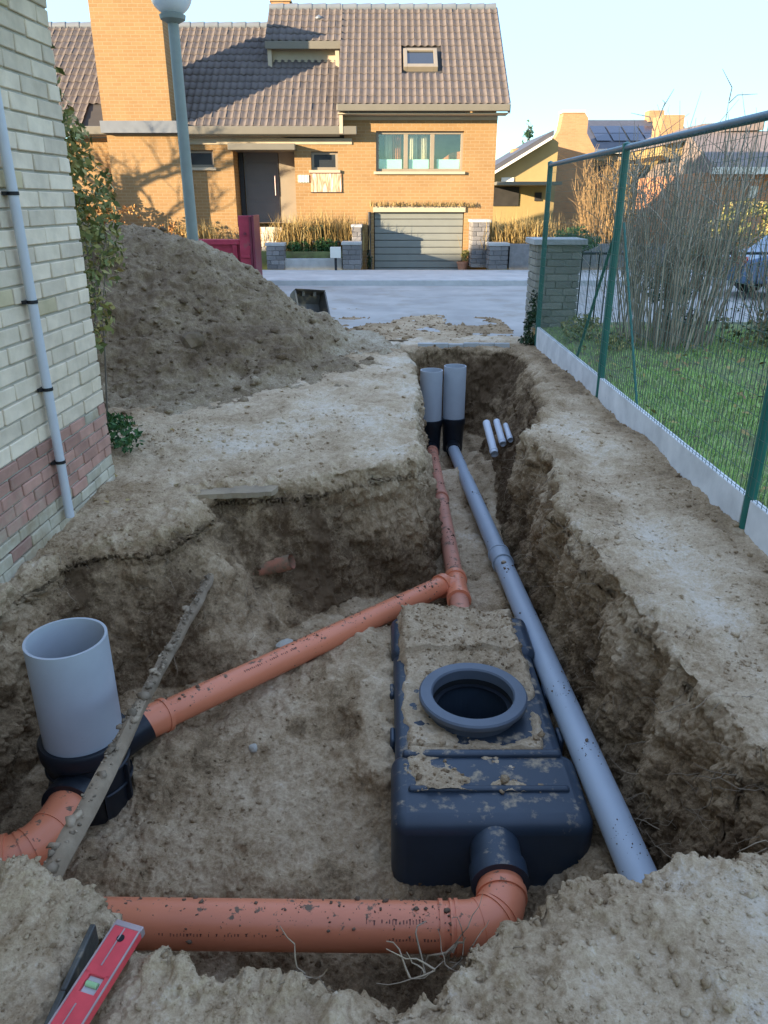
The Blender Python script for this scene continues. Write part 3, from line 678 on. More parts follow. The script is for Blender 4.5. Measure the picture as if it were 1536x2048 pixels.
mb = MB()
mb.add([(-B, 17.6, -0.125), (B, 17.6, -0.125), (B, 17.62, -0.02), (-B, 17.62, -0.02)], [(0, 1, 2, 3)])
mb.add([(-B, 17.62, -0.02), (B, 17.62, -0.02), (B, 17.75, -0.018), (-B, 17.75, -0.018)], [(0, 1, 2, 3)])
struct(obj('kerb', mb, MT['coping'], fixn=False))
mb = MB()
mb.add([(-B, 17.75, -0.022), (B, 17.75, -0.022), (B, 20.3, 0.0), (-B, 20.3, 0.0)], [(0, 1, 2, 3)])
struct(obj('pavement', mb, MT['paving'], fixn=False))
mb = MB()
mb.add([(-0.62, 20.3, 0.004), (2.62, 20.3, 0.004), (2.62, 22.2, -0.25), (-0.62, 22.2, -0.25)], [(0, 1, 2, 3)])
struct(obj('driveway', mb, MT['paving'], fixn=False))
mb = MB(); mb.box(-9.8, -0.9, 20.75, 21.95, -0.28, 0.42); mb.box(2.85, 9.0, 20.75, 21.95, -0.28, 0.45)
struct(obj('garden_soil', mb, MT['lawn']))
lx, lT = grid(np.linspace(1.96, 9.0, 60), np.linspace(0.5, 10.4, 80))
lz = 0.10 + 0.03 * n2(lx[:, 0], lx[:, 1], 1.2, 3, 7)
np_mesh('lawn', np.column_stack([lx, lz]), lT, MT['lawn'], kind='structure', smooth=True)

# ================================================================== NEAR LEFT HOUSE
PSI = 0.038
def wallx(y): return -1.71 - PSI * (4.5 - y)
nh = thing('brick_house', 'cream brick house with red brick base at the left edge, grey conduit on its wall', 'house', (-1.71, 4.5, 0))
HM = Matrix.Rotation(-math.atan(PSI), 4, 'Z')            # wall runs back along a slightly turned line
def hw(s, out, z):        # s metres back from the street corner, out = metres proud of the wall plane
    d = Vector((-PSI, -1, 0)).normalized(); nrm = Vector((1, -PSI, 0)).normalized()
    return Vector((-1.71, 4.5, z)) + d * s + nrm * out
mb = MB()
A = [hw(0.004, -0.012, 0), hw(12.5, -0.012, 0), hw(12.5, -8.0, 0), hw(0.004, -8.0, 0)]
mb.add([Vector((p.x, p.y, 0.10)) for p in A] + [Vector((p.x, p.y, 3.0)) for p in A], [(0, 1, 5, 4), (1, 2, 6, 5), (2, 3, 7, 6), (3, 0, 4, 7), (0, 3, 2, 1)])
obj('wall', mb, MT['mortar'], nh)
mb = MB(); A = [hw(-0.004, -0.008, 0), hw(12.5, -0.008, 0), hw(12.5, -8.0, 0), hw(-0.004, -8.0, 0)]
mb.add([Vector((p.x, p.y, -1.3)) for p in A] + [Vector((p.x, p.y, -0.03)) for p in A], [(0, 1, 5, 4), (1, 2, 6, 5), (2, 3, 7, 6), (3, 0, 4, 7), (4, 5, 6, 7)])
obj('foundation', mb, MT['foundation'], nh)
mb = MB()
for k, (s0, zz) in enumerate(((-0.35, 5.28), (4.6, 8.3), (9.6, 5.28))): pass
def hpt(s, o, z): return hw(s, o, z)
pr = [(0.30, 2.98), (-4.0, 6.15), (-8.3, 2.98)]
vs = []
for s_ in (-0.30, 12.8):
    for o_, z_ in pr: vs.append(hpt(s_, o_, z_))
    for o_, z_ in reversed(pr): vs.append(hpt(s_, o_, z_ - 0.20))
mb.add(vs, [tuple(range(6)), tuple(range(11, 5, -1))] + [(k, (k + 1) % 6, (k + 1) % 6 + 6, k + 6) for k in range(6)])
obj('roof', mb, MT['brown_roof'], nh)
mb = MB(); vs = [hpt(q_, o_, z_) for q_ in (0.004, 12.4) for o_, z_ in ((-0.012, 3.0), (-4.0, 5.9), (-7.99, 3.0))]
mb.add(vs, [(0, 1, 2), (5, 4, 3), (0, 2, 5, 3), (0, 3, 4, 1), (1, 4, 5, 2)]); obj('gable', mb, MT['cream_tex'], nh)
# bricks, one by one
TH = 0.09
me_c = [block_mesh('cream_brick', MT['cream_brick'], TH, 1, 1, 0.0, 0) for _ in range(1)]
def brk_mesh(nm, m, L, H, jit):
    return block_mesh(nm, m, TH, L, H, 0.004, jit)
rotz = -math.atan(PSI)
visible, rest = [], {}
def course(z, H, L, joint, mkeys, off, smax):
    s = 0.0; first = True
    while s < smax:
        ln = L if not first else L * off
        mk = random.choices(mkeys[0], mkeys[1])[0]
        a, b_ = s, min(s + ln - joint, smax)
        visible.append((a, b_, z, H, mk)); s += ln; first = False
zc = 0.475
def in_view(c):
    P = c - Vector((0, 0, CH)); dep = P.y * CP - P.z * SP
    if dep < 0.3: return False
    return (768 + F * P.x / dep) > -55 and abs(F * (P.y * SP + P.z * CP) / dep) < 1075
# cream courses
row = 0; zc = 0.475
while zc < 2.9:
    course(zc, 0.073, 0.285, 0.012, (['cream_brick', 'tan_brick'], [0.95, 0.05]), [1.0, 0.5][row % 2], 4.2); zc += 0.085; row += 1
zr = 0.475 - 0.066
while zr > 0.09:
    course(zr, 0.056, 0.20, 0.011, (['red_brick', 'white_brick'], [0.96, 0.04]), [1.0, 0.5][row % 2], 4.2); zr -= 0.066; row += 1
while zr > -0.12:
    course(zr, 0.058, 0.20, 0.009, (['white_brick', 'red_brick'], [0.9, 0.1]), [1.0, 0.5][row % 2], 4.2); zr -= 0.066; row += 1
cache = {}; joined = {}
nvis = 0
for (a, b_, z, H, mk) in visible:
    L = b_ - a
    if L < 0.02: continue
    c = hw((a + b_) / 2, -TH / 2 + random.uniform(-0.003, 0.002), z + H / 2)
    if in_view(c) and nvis < 298:
        key = (mk, round(L, 3), H, random.randrange(3))
        if key not in cache: cache[key] = brk_mesh('brick', MT[mk], L, H, 0.0025)
        piece(cache[key], 'brick', nh, c, rot=(0, 0, rotz)); nvis += 1
    else:
        j = joined.setdefault(mk, MB()); j.obox(c, (TH, L, H), Matrix.Rotation(rotz, 3, 'Z'))
for mk, j in joined.items(): obj('bricks', j, MT[mk], nh, kind='stuff')
mb = MB(); vs = [hw(4.2, 0.0, -0.1), hw(12.5, 0.0, -0.1), hw(12.5, 0.0, 2.95), hw(4.2, 0.0, 2.95)]
vs += [p_ + Vector((-0.011, 0, 0)) for p_ in vs]
mb.add(vs, [(0, 1, 2, 3), (7, 6, 5, 4), (0, 4, 5, 1), (1, 5, 6, 2), (2, 6, 7, 3), (3, 7, 4, 0)]); obj('rear_wall_face', mb, MT['cream_tex_y'], nh)
mb = MB(); mb.box(-9.7, -1.80, 4.50, 4.512, -0.1, 2.95); obj('front_wall_face', mb, MT['cream_tex'], nh)

# conduit on the wall
def on_wall(u, v, out):           # photo point on the wall plane pushed `out` metres proud
    a = (1024 - v) / F; ray = Vector(((u - 768) / F, CP + a * SP, -SP + a * CP)); o = Vector((0, 0, CH))
    nrm = Vector((1, -PSI, 0)).normalized(); p0 = hw(0, out, 0)
    t_ = (p0 - o).dot(nrm) / ray.dot(nrm); return o + ray * t_
c0 = on_wall(140, 1033, 0.036); c1 = on_wall(8, 285, 0.036)
c1 = c0 + (c1 - c0) * 1.0
dirc = (c1 - c0).normalized()
cd = thing('conduit_pipe', 'pale grey plastic conduit clipped to the cream brick wall', 'pipe', tuple(c0))
mb = MB(); mb.tube([c0, c0 + (c1 - c0) * 0.5, c1, c1 + dirc * 2.0], 0.0235, 20); obj('conduit', mb, MT['conduit'], cd, smooth=40)
L = (c1 - c0).length
for fr in (0.172, 0.385, 0.62, 0.885, 1.25):
    p_ = c0 + dirc * L * fr; mb = MB(); mb.tube([p_ - dirc * 0.008, p_ + dirc * 0.008], 0.027, 20)
    mb.box(p_.x - 0.036, p_.x - 0.015, p_.y - 0.036, p_.y + 0.036, p_.z - 0.008, p_.z + 0.008); obj('clamp', mb, MT['rubber'], cd, smooth=40)

# row of neighbouring houses beyond the left edge; they shade the street
for k in range(5):
    x1 = -9.95 - 10.2 * k; x0 = x1 - 10.0
    t_ = thing('terrace_house', ['two storey brick house with pitched roof next left of the cream house', 'second brick house along the row left of the cream house',
        'third brick house along the row left of the cream house', 'fourth brick house along the row left of the cream house', 'last brick house at the far end of the row to the left'][k], 'house', ((x0 + x1) / 2, 0.5, 0), 'houses in the row on the near side of the street')
    mb = MB(); mb.prism([(-3.5, -0.1), (4.5, -0.1), (4.5, 4.4), (0.5, 7.85), (-3.5, 4.4)], 'X', x0, x1); obj('wall', mb, MT['cream_tex'], t_)
    mb = MB(); mb.prism([(-3.9, 4.1), (0.5, 7.87), (4.9, 4.1), (4.9, 4.3), (0.5, 8.08), (-3.9, 4.3)], 'X', x0 - 0.15, x1 + 0.15); obj('roof', mb, MT['brown_roof'], t_)
    for q in range(3):
        for zz in (0.9, 2.9):
            mb = MB(); xx = x0 + 1.4 + q * 3.0; mb.box(xx, xx + 1.3, 4.47, 4.53, zz, zz + 1.3); obj('window', mb, MT['dark_glass'], t_)

# ================================================================== PIT CONTENTS
def ringed(mb, p, d, r, w_=0.012, n=28):
    p, d = Vector(p), Vector(d).normalized(); mb.tube([p - d * w_ / 2, p + d * w_ / 2], r, n)
# left inspection chamber
cx, cy = -1.268, 2.57
ch = thing('inspection_chamber', 'wide pale grey riser pipe on a black chamber base in the left of the pit', 'drain chamber', (cx, cy, -0.8))
mb = MB(); mb.lathe([(0.158, -0.47), (0.158, 0.0), (0.147, 0.0), (0.147, -0.6), (0.0001, -0.6)], (cx, cy, 0), 56); obj('riser', mb, MT['riser'], ch, smooth=40)
mb = MB(); mb.lathe([(0.0001, -0.84), (0.150, -0.84), (0.162, -0.80), (0.165, -0.62), (0.168, -0.545), (0.182, -0.53), (0.184, -0.475), (0.176, -0.462), (0.160, -0.462), (0.160, -0.56)], (cx, cy, 0), 56)
for zz in (-0.60, -0.70): mb.lathe([(0.166, zz - .008), (0.173, zz - .004), (0.173, zz + .004), (0.166, zz + .008)], (cx, cy, 0), 56)
obj('chamber_base', mb, MT['black'], ch, smooth=40)
mb = MB(); mb.tube([(cx, cy - 0.10, -0.645), (cx - 0.005, cy - 0.225, -0.645)], 0.098, 32); mb.tube([(cx - 0.004, cy - 0.20, -0.645), (cx - 0.005, cy - 0.232, -0.645)], 0.106, 32)
obj('outlet_neck', mb, MT['black'], ch, smooth=40)
mb = MB(); mb.tube([(cx + 0.1, cy + 0.11, -0.60), (cx + 0.19, cy + 0.20, -0.575)], 0.082, 28); obj('inlet_neck', mb, MT['black'], ch, smooth=40)
mb = MB()
for a_ in (-0.9, -0.2): mb.obox((cx + 0.17 * math.cos(a_), cy + 0.17 * math.sin(a_), -0.70), (0.03, 0.012, 0.2), Matrix.Rotation(a_, 3, 'Z'))
obj('rib', mb, MT['black'], ch)
def arc(p0, p1, p2, n=10):   # quadratic corner
    p0, p1, p2 = Vector(p0), Vector(p1), Vector(p2)
    return [(1 - q) ** 2 * p0 + 2 * q * (1 - q) * p1 + q * q * p2 for q in [k / n for k in range(n + 1)]]
# left elbow pipe leaving the chamber
le = thing('drain_pipe', 'orange plastic elbow pipe leaving the left chamber into the bank', 'pipe', (cx, 2.2, -0.65))
a = arc((cx - 0.004, cy - 0.22, -0.645), (cx - 0.01, 2.10, -0.65), (-1.44, 2.07, -0.655))
mb = MB(); mb.tube(a + [Vector((-1.60, 2.055, -0.66))], 0.083, 32); obj('elbow', mb, MT['orange'], le, smooth=40)
mb = MB(); mb.tube([(-1.44, 2.07, -0.655), (-2.1, 2.01, -0.67)], 0.078, 32); obj('pipe', mb, MT['orange'], le, smooth=40)
for k in (3, 6, 7, 9):
    mb = MB(); ringed(mb, a[k], a[min(k + 1, 10)] - a[k - 1], 0.087 if k != 9 else 0.094, 0.010 if k != 9 else 0.03, 32); obj('socket_ring', mb, MT['orange'], le, smooth=40)

# sloping pipe chamber -> tee
pa, pb = Vector((cx + 0.15, cy + 0.16, -0.575)), Vector((0.40, 4.44, -0.755))
dp = thing('drain_pipe', 'long orange pipe sloping across the pit from the left chamber to the tee', 'pipe', tuple((pa + pb) / 2))
mb = MB(); mb.tube([pa, pb], 0.066, 32); obj('pipe', mb, MT['orange'], dp, smooth=40)
mb = MB(); dd = (pb - pa).normalized(); mb.tube([pa, pa + dd * 0.16], 0.076, 32); ringed(mb, pa + dd * 0.155, dd, 0.081, 0.02, 32); obj('socket', mb, MT['orange'], dp, smooth=40)
def print_marks(name, p0, p1, r, ang, parent, groups, hgt=0.012):
    """rows of tiny dark printed strokes lying on a pipe's skin"""
    p0, p1 = Vector(p0), Vector(p1); d = (p1 - p0).normalized(); X = d.cross(Vector((0, 0, 1))).normalized(); Z = X.cross(d)
    if X.y > 0: X = -X
    nr = X * math.cos(ang) + Z * math.sin(ang); tg = nr.cross(d)
    mb = MB()
    for (f0, f1, step) in groups:
        s = f0
        while s < f1:
            wd = random.uniform(0.3, 0.75) * step; hh = hgt * random.uniform(0.5, 1.0)
            c = p0 + d * s + nr * (r + 0.0008) + tg * random.uniform(-0.15, 0.15) * hgt
            M_ = Matrix((d, tg, nr)).transposed(); mb.obox(c, (wd * 0.5, hh, 0.0006), M_)
            if random.random() < .6: mb.obox(c + tg * hh * .4, (wd, hh * .25, 0.0006), M_)
            s += step * (1 if random.random() > .12 else 2.4)
    return obj(name, mb, MT['ink'], parent)
MT['ink'] = mat('dark_print', (0.09, 0.035, 0.025), 0.7, 0.2)
print_marks('print_marking', pa, pb, 0.066, R(62), dp, [(0.6, 0.95, 0.012)])

# far orange line with tee, down to the tank
fa, fb = Vector((0.545, 8.14, -0.995)), Vector((0.475, 3.72, -0.735))
fo = thing('drain_pipe', 'dusty orange pipe running down the trench to the back of the tank', 'pipe', tuple((fa + fb) / 2))
fd = (fb - fa).normalized()
mb = MB(); mb.tube([fa, fb], 0.060, 28); obj('pipe', mb, MT['orange_dull'], fo, smooth=40)
mb = MB(); mb.tube([fa, fa + fd * 0.14], 0.067, 28); ringed(mb, fa + fd * 1.72, fd, 0.072, 0.10, 28); ringed(mb, fa + fd * 1.80, fd, 0.076, 0.015, 28); obj('socket', mb, MT['orange_dull'], fo, smooth=40)
tj = fa + fd * 3.72
mb = MB(); mb.tube([tj - fd * 0.16, tj + fd * 0.17], 0.070, 28); ringed(mb, tj - fd * 0.15, fd, 0.079, 0.05, 28); ringed(mb, tj + fd * 0.16, fd, 0.079, 0.05, 28)
mb.tube([tj, pb - dd * 0.02], 0.070, 28); ringed(mb, pb - dd * 0.02, dd, 0.079, 0.05, 28)
obj('tee_joint', mb, MT['orange'], fo, smooth=40)

# grey pipe beside the tank
ga, gb = Vector((0.790, 8.16, -1.0)), Vector((0.915, 1.45, -0.575))
gp = thing('drain_pipe', 'long blue grey plastic pipe running beside the tank along the trench', 'pipe', tuple((ga + gb) / 2))
gd = (gb - ga).normalized(); mb = MB(); mb.tube([ga, gb], 0.066, 32); obj('pipe', mb, MT['grey_pvc'], gp, smooth=40)
q_ = ga + gd * 3.25; mb = MB(); mb.tube([q_ - gd * 0.10, q_ + gd * 0.10], 0.074, 32); ringed(mb, q_ - gd * 0.09, gd, 0.080, 0.025, 32); ringed(mb, q_ + gd * 0.09, gd, 0.078, 0.02, 32)
obj('coupling', mb, MT['grey_pvc'], gp, smooth=40)
mb = MB(); kk = q_ + gd * 0.22; kk.z += 0.062; kk.x -= 0.02; mb.lathe([(0.0001, .012), (.016, .010), (.02, 0), (.016, -.006)], kk, 14); obj('mud_spot', mb, MT['clod'], gp, smooth=60)

# far pair of risers
def far_chamber(x, y, top, label, r=0.125):
    t_ = thing('inspection_chamber', label, 'drain chamber', (x, y, -1.09), 'grey risers on black chambers at the trench end')
    mb = MB(); mb.lathe([(r, -0.68), (r, top), (r - 0.009, top), (r - 0.009, -0.7), (0.0001, -0.7)], (x, y, 0), 40); obj('riser', mb, MT['riser'], t_, smooth=40)
    mb = MB(); mb.lathe([(0.0001, -1.16), (r - 0.012, -1.16), (r - 0.008, -0.95), (r + 0.002, -0.76), (r + 0.012, -0.745), (r + 0.012, -0.685), (r + 0.001, -0.68)], (x, y, 0), 40); obj('chamber_base', mb, MT['black'], t_, smooth=40)
    return t_
c1_ = far_chamber(0.53, 8.32, -0.12, 'left of two grey risers standing on black chambers at the trench end')
c2_ = far_chamber(0.80, 8.40, -0.09, 'right of two grey risers standing on black chambers at the trench end')
mb = MB(); mb.tube([(0.54, 8.24, -0.995), (0.542, 8.10, -0.995)], 0.074, 24); obj('outlet_neck', mb, MT['black'], c1_, smooth=40)
mb = MB(); mb.tube([(0.795, 8.30, -1.0), (0.79, 8.12, -1.0)], 0.08, 24); obj('outlet_neck', mb, MT['black'], c2_, smooth=40)

# short stubs on the shelf at the right of the trench end
for k, (u0, v0, u1, v1, r_, lb) in enumerate(((977, 862, 989, 908, 0.036, 'longest of three pale pipe stubs in the right trench bank'), (998, 860, 1006, 888, 0.032, 'middle of three pale pipe stubs in the right trench bank'),
        (1015, 862, 1021, 880, 0.026, 'shortest of three pale pipe stubs in the right trench bank'))):
    a_, b_ = at(u0, v0, 7.0), at(u1, v1, 6.62 if k == 0 else 6.78)
    t_ = thing('pipe_stub', lb, 'pipe', tuple(a_), 'pale pipe stubs in the bank')
    mb = MB(); d_ = (b_ - a_).normalized(); n_ = 20; mb.tube([a_ - d_ * 0.15, b_], r_, n_, caps=False); mb.tube([b_, a_ - d_ * 0.1], r_ * 0.86, n_, caps=False)
    obj('pipe', mb, MT['conduit'], t_, smooth=40, fixn=False)
    mb = MB(); ringed(mb, b_ - d_ * 0.05, d_, r_ * 1.1, 0.03, n_); obj('socket_ring', mb, MT['conduit'], t_, smooth=40)
# orange stub in back bank of the pit
a_, b_ = at(495, 1148, 4.12), at(580, 1124, 4.06)
MT['orange_mud'] = mat('muddy_orange_pvc', (0.36, 0.14, 0.08), 0.7, 0.2, 6, dirt=(0.20, 0.135, 0.08), dirt_scale=16, dirt_lo=0.42, dirt_hi=0.6, world=True)
t_ = thing('pipe_stub', 'short muddy orange pipe stub sticking out of the pit back bank', 'pipe', tuple(a_))
d_ = (b_ - a_).normalized(); mb = MB(); mb.tube([a_ - d_ * 0.25, b_ - d_ * 0.05], 0.040, 24); obj('pipe', mb, MT['orange_mud'], t_, smooth=40)
mb = MB(); mb.tube([b_ - d_ * 0.09, b_ + d_ * 0.012], 0.047, 24, caps=False); mb.tube([b_ + d_ * 0.012, b_ - d_ * 0.06], 0.042, 24, caps=False); obj('socket', mb, MT['orange_mud'], t_, smooth=40, fixn=False)

# tank
tk = thing('septic_tank', 'black plastic tank half covered in soil with round open manhole', 'tank', (0.42, 3.0, -1.1))
TX0, TX1, TZ = 0.030, 0.822, -0.625
def rbox(x0, x1, y0, y1, z0, z1): return MB().box(x0, x1, y0, y1, z0, z1)
obj('front_section', rbox(TX0, TX1 + .01, 2.23, 2.655, -1.2, TZ - .005), MT['tank'], tk, smooth=45, bevel=0.06, seg=5)
obj('body', rbox(TX0 + .02, TX1 - .02, 2.60, 3.80, -1.2, TZ - .03), MT['tank'], tk, smooth=45, bevel=0.05, seg=5)
obj('rear_section', rbox(TX0 + .01, TX1 - .0, 3.44, 3.82, -1.2, TZ), MT['tank'], tk, smooth=45, bevel=0.05, seg=5)
obj('rib', rbox(TX0 + .07, TX1 - .06, 2.400, 2.432, TZ - .03, TZ + .010), MT['tank'], tk, smooth=45, bevel=0.012, seg=3)
obj('rib', rbox(TX0 + .05, TX1 - .05, 2.610, 2.650, TZ - .03, TZ + .012), MT['tank'], tk, smooth=45, bevel=0.014, seg=3)
for xx in (TX0 - 0.002, TX1 - 0.012):
    for yy in (2.80, 3.15): obj('rib', rbox(xx, xx + .024, yy, yy + 0.10, -1.15, TZ - .07), MT['tank'], tk, smooth=45, bevel=0.010, seg=2)
mb = MB(); mb.tube([(0.435, 2.50, -0.745), (0.435, 2.30, -0.750), (0.435, 2.09, -0.755)], [0.100, 0.100, 0.098], 36); mb.tube([(0.435, 2.135, -0.755), (0.435, 2.06, -0.757)], 0.110, 36); obj('outlet_neck', mb, MT['tank'], tk, smooth=40)
mb = MB(); mb.tube([(0.475, 3.76, -0.735), (0.475, 3.90, -0.738)], 0.078, 28); obj('inlet_neck', mb, MT['tank'], tk, smooth=40)
kx, ky = 0.425, 2.985
mb = MB(); mb.lathe([(0.215, -0.70), (0.215, -0.597), (0.255, -0.595), (0.258, -0.588), (0.258, -0.570), (0.250, -0.562), (0.200, -0.562), (0.193, -0.570), (0.193, -1.1)], (kx, ky, 0), 72); obj('manhole_collar', mb, MT['collar'], tk, smooth=40)
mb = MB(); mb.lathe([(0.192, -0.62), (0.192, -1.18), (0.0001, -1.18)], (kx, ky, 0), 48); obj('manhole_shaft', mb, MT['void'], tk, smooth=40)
mb = MB(); mb.lathe([(0.17, -0.66), (0.192, -0.66), (0.192, -0.65), (0.17, -0.65), (0.17, -0.66)], (kx, ky, 0), 48); obj('inner_lip', mb, MT['black'], tk, smooth=40)
bpy.context.view_layer.update()
mb = MB(); mb.lathe([(0.0001, -1.17), (0.1915, -1.17), (0.1915, -0.5), (0.0001, -0.5)], (kx, ky, 0), 48); cut = obj('cutter', mb, MT['tank'])
tb = [o_ for o_ in tk.children if o_.name.startswith('body')][0]
bo = tb.modifiers.new('hole', 'BOOLEAN'); bo.operation = 'DIFFERENCE'; bo.object = cut; bo.solver = 'EXACT'
bpy.context.view_layer.update(); dg = bpy.context.evaluated_depsgraph_get()
nm_ = bpy.data.meshes.new_from_object(tb.evaluated_get(dg)); tb.modifiers.clear(); tb.data = nm_
bpy.data.objects.remove(cut)
# soil lying on the tank
sx, sT = grid(np.linspace(TX0 + .04, TX1 - 0.045, 30), np.linspace(2.40, 3.86, 52))
def soilcap(x, y):
    n = n2(x, y, 5.0, 4, 200); nb = n2(x, y, 2.4, 2, 210)
    e_ = 0.035 + 0.030 * n2(x, y, 7.0, 3, 230); edge = smooth(0.0, 0.05, x - TX0 - e_) * smooth(0.0, 0.05, TX1 - .02 - e_ - x) * smooth(3.86, 3.80, y)
    back = smooth(3.2, 3.6, y)
    t = 0.024 + 0.040 * back + 0.028 * n + 0.024 * nb
    rr = np.sqrt((x - kx) ** 2 + (y - ky) ** 2); t = t - 0.02 * smooth(0.36, 0.26, rr)
    t = np.where(y < 2.68, t - 0.045 * smooth(2.70, 2.60, y) - 0.01, t)
    t = t - 0.05 * np.exp(-(((x - 0.55) / 0.14) ** 2 + ((y - 3.60) / 0.05) ** 2))
    base = np.where(y > 3.40, TZ, TZ - 0.03) ; base = np.where(y < 2.655, TZ - .005, base)
    return base - 0.06 * (1 - edge) + t * edge
sx, sz, sT = refine(sx, sT, soilcap, lambda m_: screen_thr(m_, 0.004, 0.007), 4)
ok = np.hypot(sx[:, 0] - kx, sx[:, 1] - ky)[sT].min(1) > 0.20; sT = sT[ok]
SV = np.column_stack([sx, sz]); SV[:, 2] += 0.010 * fbm(SV * 14, 4, 220, 0.62) + 0.006
np_mesh('soil_cover', SV, sT, MT['soil'], kind='stuff', smooth=True, attrs={'dry': 0.58 + 0 * sz})['label'] = 'sandy soil spread over the top of the black tank'
sel = SV[sT].mean(1); okc = sel[:, 2] > TZ - 0.01
p, i = sample_tris(SV, sT[okc], 700)
scatter_rocks('soil_crumbs', p, np.tile([0, 0, 1.0], (len(p), 1)), np.minimum(0.004 + 0.004 * RNG.pareto(2.4, len(p)), 0.022), MT['soil'], None, np.full(len(p), .5))['label'] = 'small clods of soil on top of the black tank'

# near pipe with elbow
np_ = thing('drain_pipe', 'thick orange pipe with elbow crossing the near side of the pit from the tank', 'pipe', (-0.3, 1.89, -0.76))
zp = -0.762
e1 = arc((0.435, 2.065, zp), (0.437, 1.945, zp), (0.345, 1.885, zp)); e1 = [Vector((0.435, 2.11, zp))] + arc((0.435, 2.04, zp), (0.432, 1.89, zp), (0.275, 1.888, zp), 14)
mb = MB(); mb.tube(e1 + [Vector((0.235, 1.888, zp))], 0.087, 40); obj('elbow', mb, MT['orange'], np_, smooth=40)
for k, rr, w_ in ((2, 0.094, 0.03), (7, 0.0915, 0.010), (8, 0.0915, 0.010), (12, 0.090, 0.006)):
    mb = MB(); ringed(mb, e1[k], e1[k + 1] - e1[k - 1], rr, w_, 40); obj('socket_ring', mb, MT['orange'], np_, smooth=40)
mb = MB(); mb.tube([(0.262, 1.888, zp), (-1.9, 1.905, zp + 0.015)], 0.083, 40); obj('pipe', mb, MT['orange'], np_, smooth=40)
for xx, rr, w_ in ((0.255, 0.0925, 0.012), (0.235, 0.0925, 0.008), (0.20, 0.0915, 0.014)):
    mb = MB(); ringed(mb, (xx, 1.888, zp), (1, 0, 0), rr, w_, 40); obj('socket_ring', mb, MT['orange'], np_, smooth=40)
print_marks('print_marking', (-0.9, 1.897, zp + .008), (0.26, 1.888, zp), 0.083, R(28), np_, [(0.13, 0.50, 0.0115)], 0.011)
print_marks('print_marking', (-0.9, 1.897, zp + .008), (0.26, 1.888, zp), 0.083, R(60), np_, [(0.84, 1.04, 0.011)], 0.018)
print_marks('print_marking', (-0.9, 1.897, zp + .008), (0.26, 1.888, zp), 0.083, R(22), np_, [(0.92, 1.10, 0.0115)], 0.011)

def mud_on(p0, p1, r, n, parent, clump=1.0, size=.0028):
    p0, p1 = Vector(p0), Vector(p1); d = (p1 - p0).normalized(); X = d.cross(Vector((0, 0, 1))).normalized(); Z = X.cross(d); L = (p1 - p0).length
    cs = [random.uniform(0, L) for _ in range(max(3, int(n / 28)))]; P_, N_ = [], []
    for _ in range(n):
        s_ = random.gauss(random.choice(cs), .05) if random.random() < .75 else random.uniform(0, L); s_ = min(max(s_, 0.01), L - .01)
        a_ = random.gauss(math.pi / 2, .62); nr = X * math.cos(a_) + Z * math.sin(a_); P_.append(p0 + d * s_ + nr * r); N_.append(nr)
    scatter_rocks('mud', np.array(P_), np.array(N_), np.minimum(.0012 + size * RNG.pareto(2.6, n), .011), MT['mud'], parent)
MT['mud'] = mat('dark_mud', (0.19, 0.13, 0.085), 0.95, 0.3, 9, island=0.4, spec=0.15, world=True)
mud_on((0.26, 1.888, zp), (-1.05, 1.899, zp + .007), 0.083, 300, np_)
mud_on(pa, pb, 0.066, 300, dp); mud_on(fa, fb, 0.060, 260, fo, size=.004); mud_on(ga, gb, 0.066, 160, gp)
# muddy beam across the pit
b0, b1 = at(88, 1775, 1.50), at(440, 1118, 4.02)
bm_ = MB(); n = 26; dvec = b1 - b0; yv = dvec.normalized(); xv = yv.cross(Vector((0, 0, 1))).normalized(); zv = xv.cross(yv)
rings = []
for k in range(n + 1):
    c = b0 + dvec * k / n; wd = 0.034 - 0.011 * k / n; hh = wd * 0.9; c = c + xv * 0.005 * math.sin(k * .4) + zv * random.uniform(-.004, .004)
    for (sx_, sz_) in ((-.62, -.8), (.62, -.8), (1, -.05), (.72, .72), (0, 1), (-.75, .7), (-1, 0)):
        rings.append(c + xv * (sx_ * wd + random.uniform(-.005, .005)) + zv * (sz_ * hh + random.uniform(-.005, .005)))
m7 = 7; fs = [(k * m7 + j, k * m7 + (j + 1) % m7, (k + 1) * m7 + (j + 1) % m7, (k + 1) * m7 + j) for k in range(n) for j in range(m7)] + [tuple(range(m7)), tuple(range(n * m7 + m7 - 1, n * m7 - 1, -1))]
bm_.add(rings, fs); wb = tag(obj('wooden_beam', bm_, MT['wood'], smooth=50), 'long muddy wooden beam lying across the pit past the left chamber', 'beam')
q_ = np.array([b0 + dvec * random.random() + xv * random.uniform(-.022, .022) + zv * .026 for _ in range(420)])
scatter_rocks('mud', q_, np.tile(np.array(zv), (len(q_), 1)), np.minimum(.003 + .004 * RNG.pareto(2.2, len(q_)), .02), MT['clod'], wb)
# dark wet board in the groove
mb = MB(); n = 3
p0_, p1_ = Vector((-0.705, 1.30, -0.045)), Vector((-0.728, 0.80, -0.040))
for k in range(n): mb.bar(p0_.lerp(p1_, k / n), p0_.lerp(p1_, (k + 1) / n), 0.016 + random.uniform(-.001, .001), 0.06 + random.uniform(-.003, .002))
tag(obj('edging_board', mb, MT['wetwood'], bevel=0.004), 'dark wet board on edge beside the red spirit level', 'board')
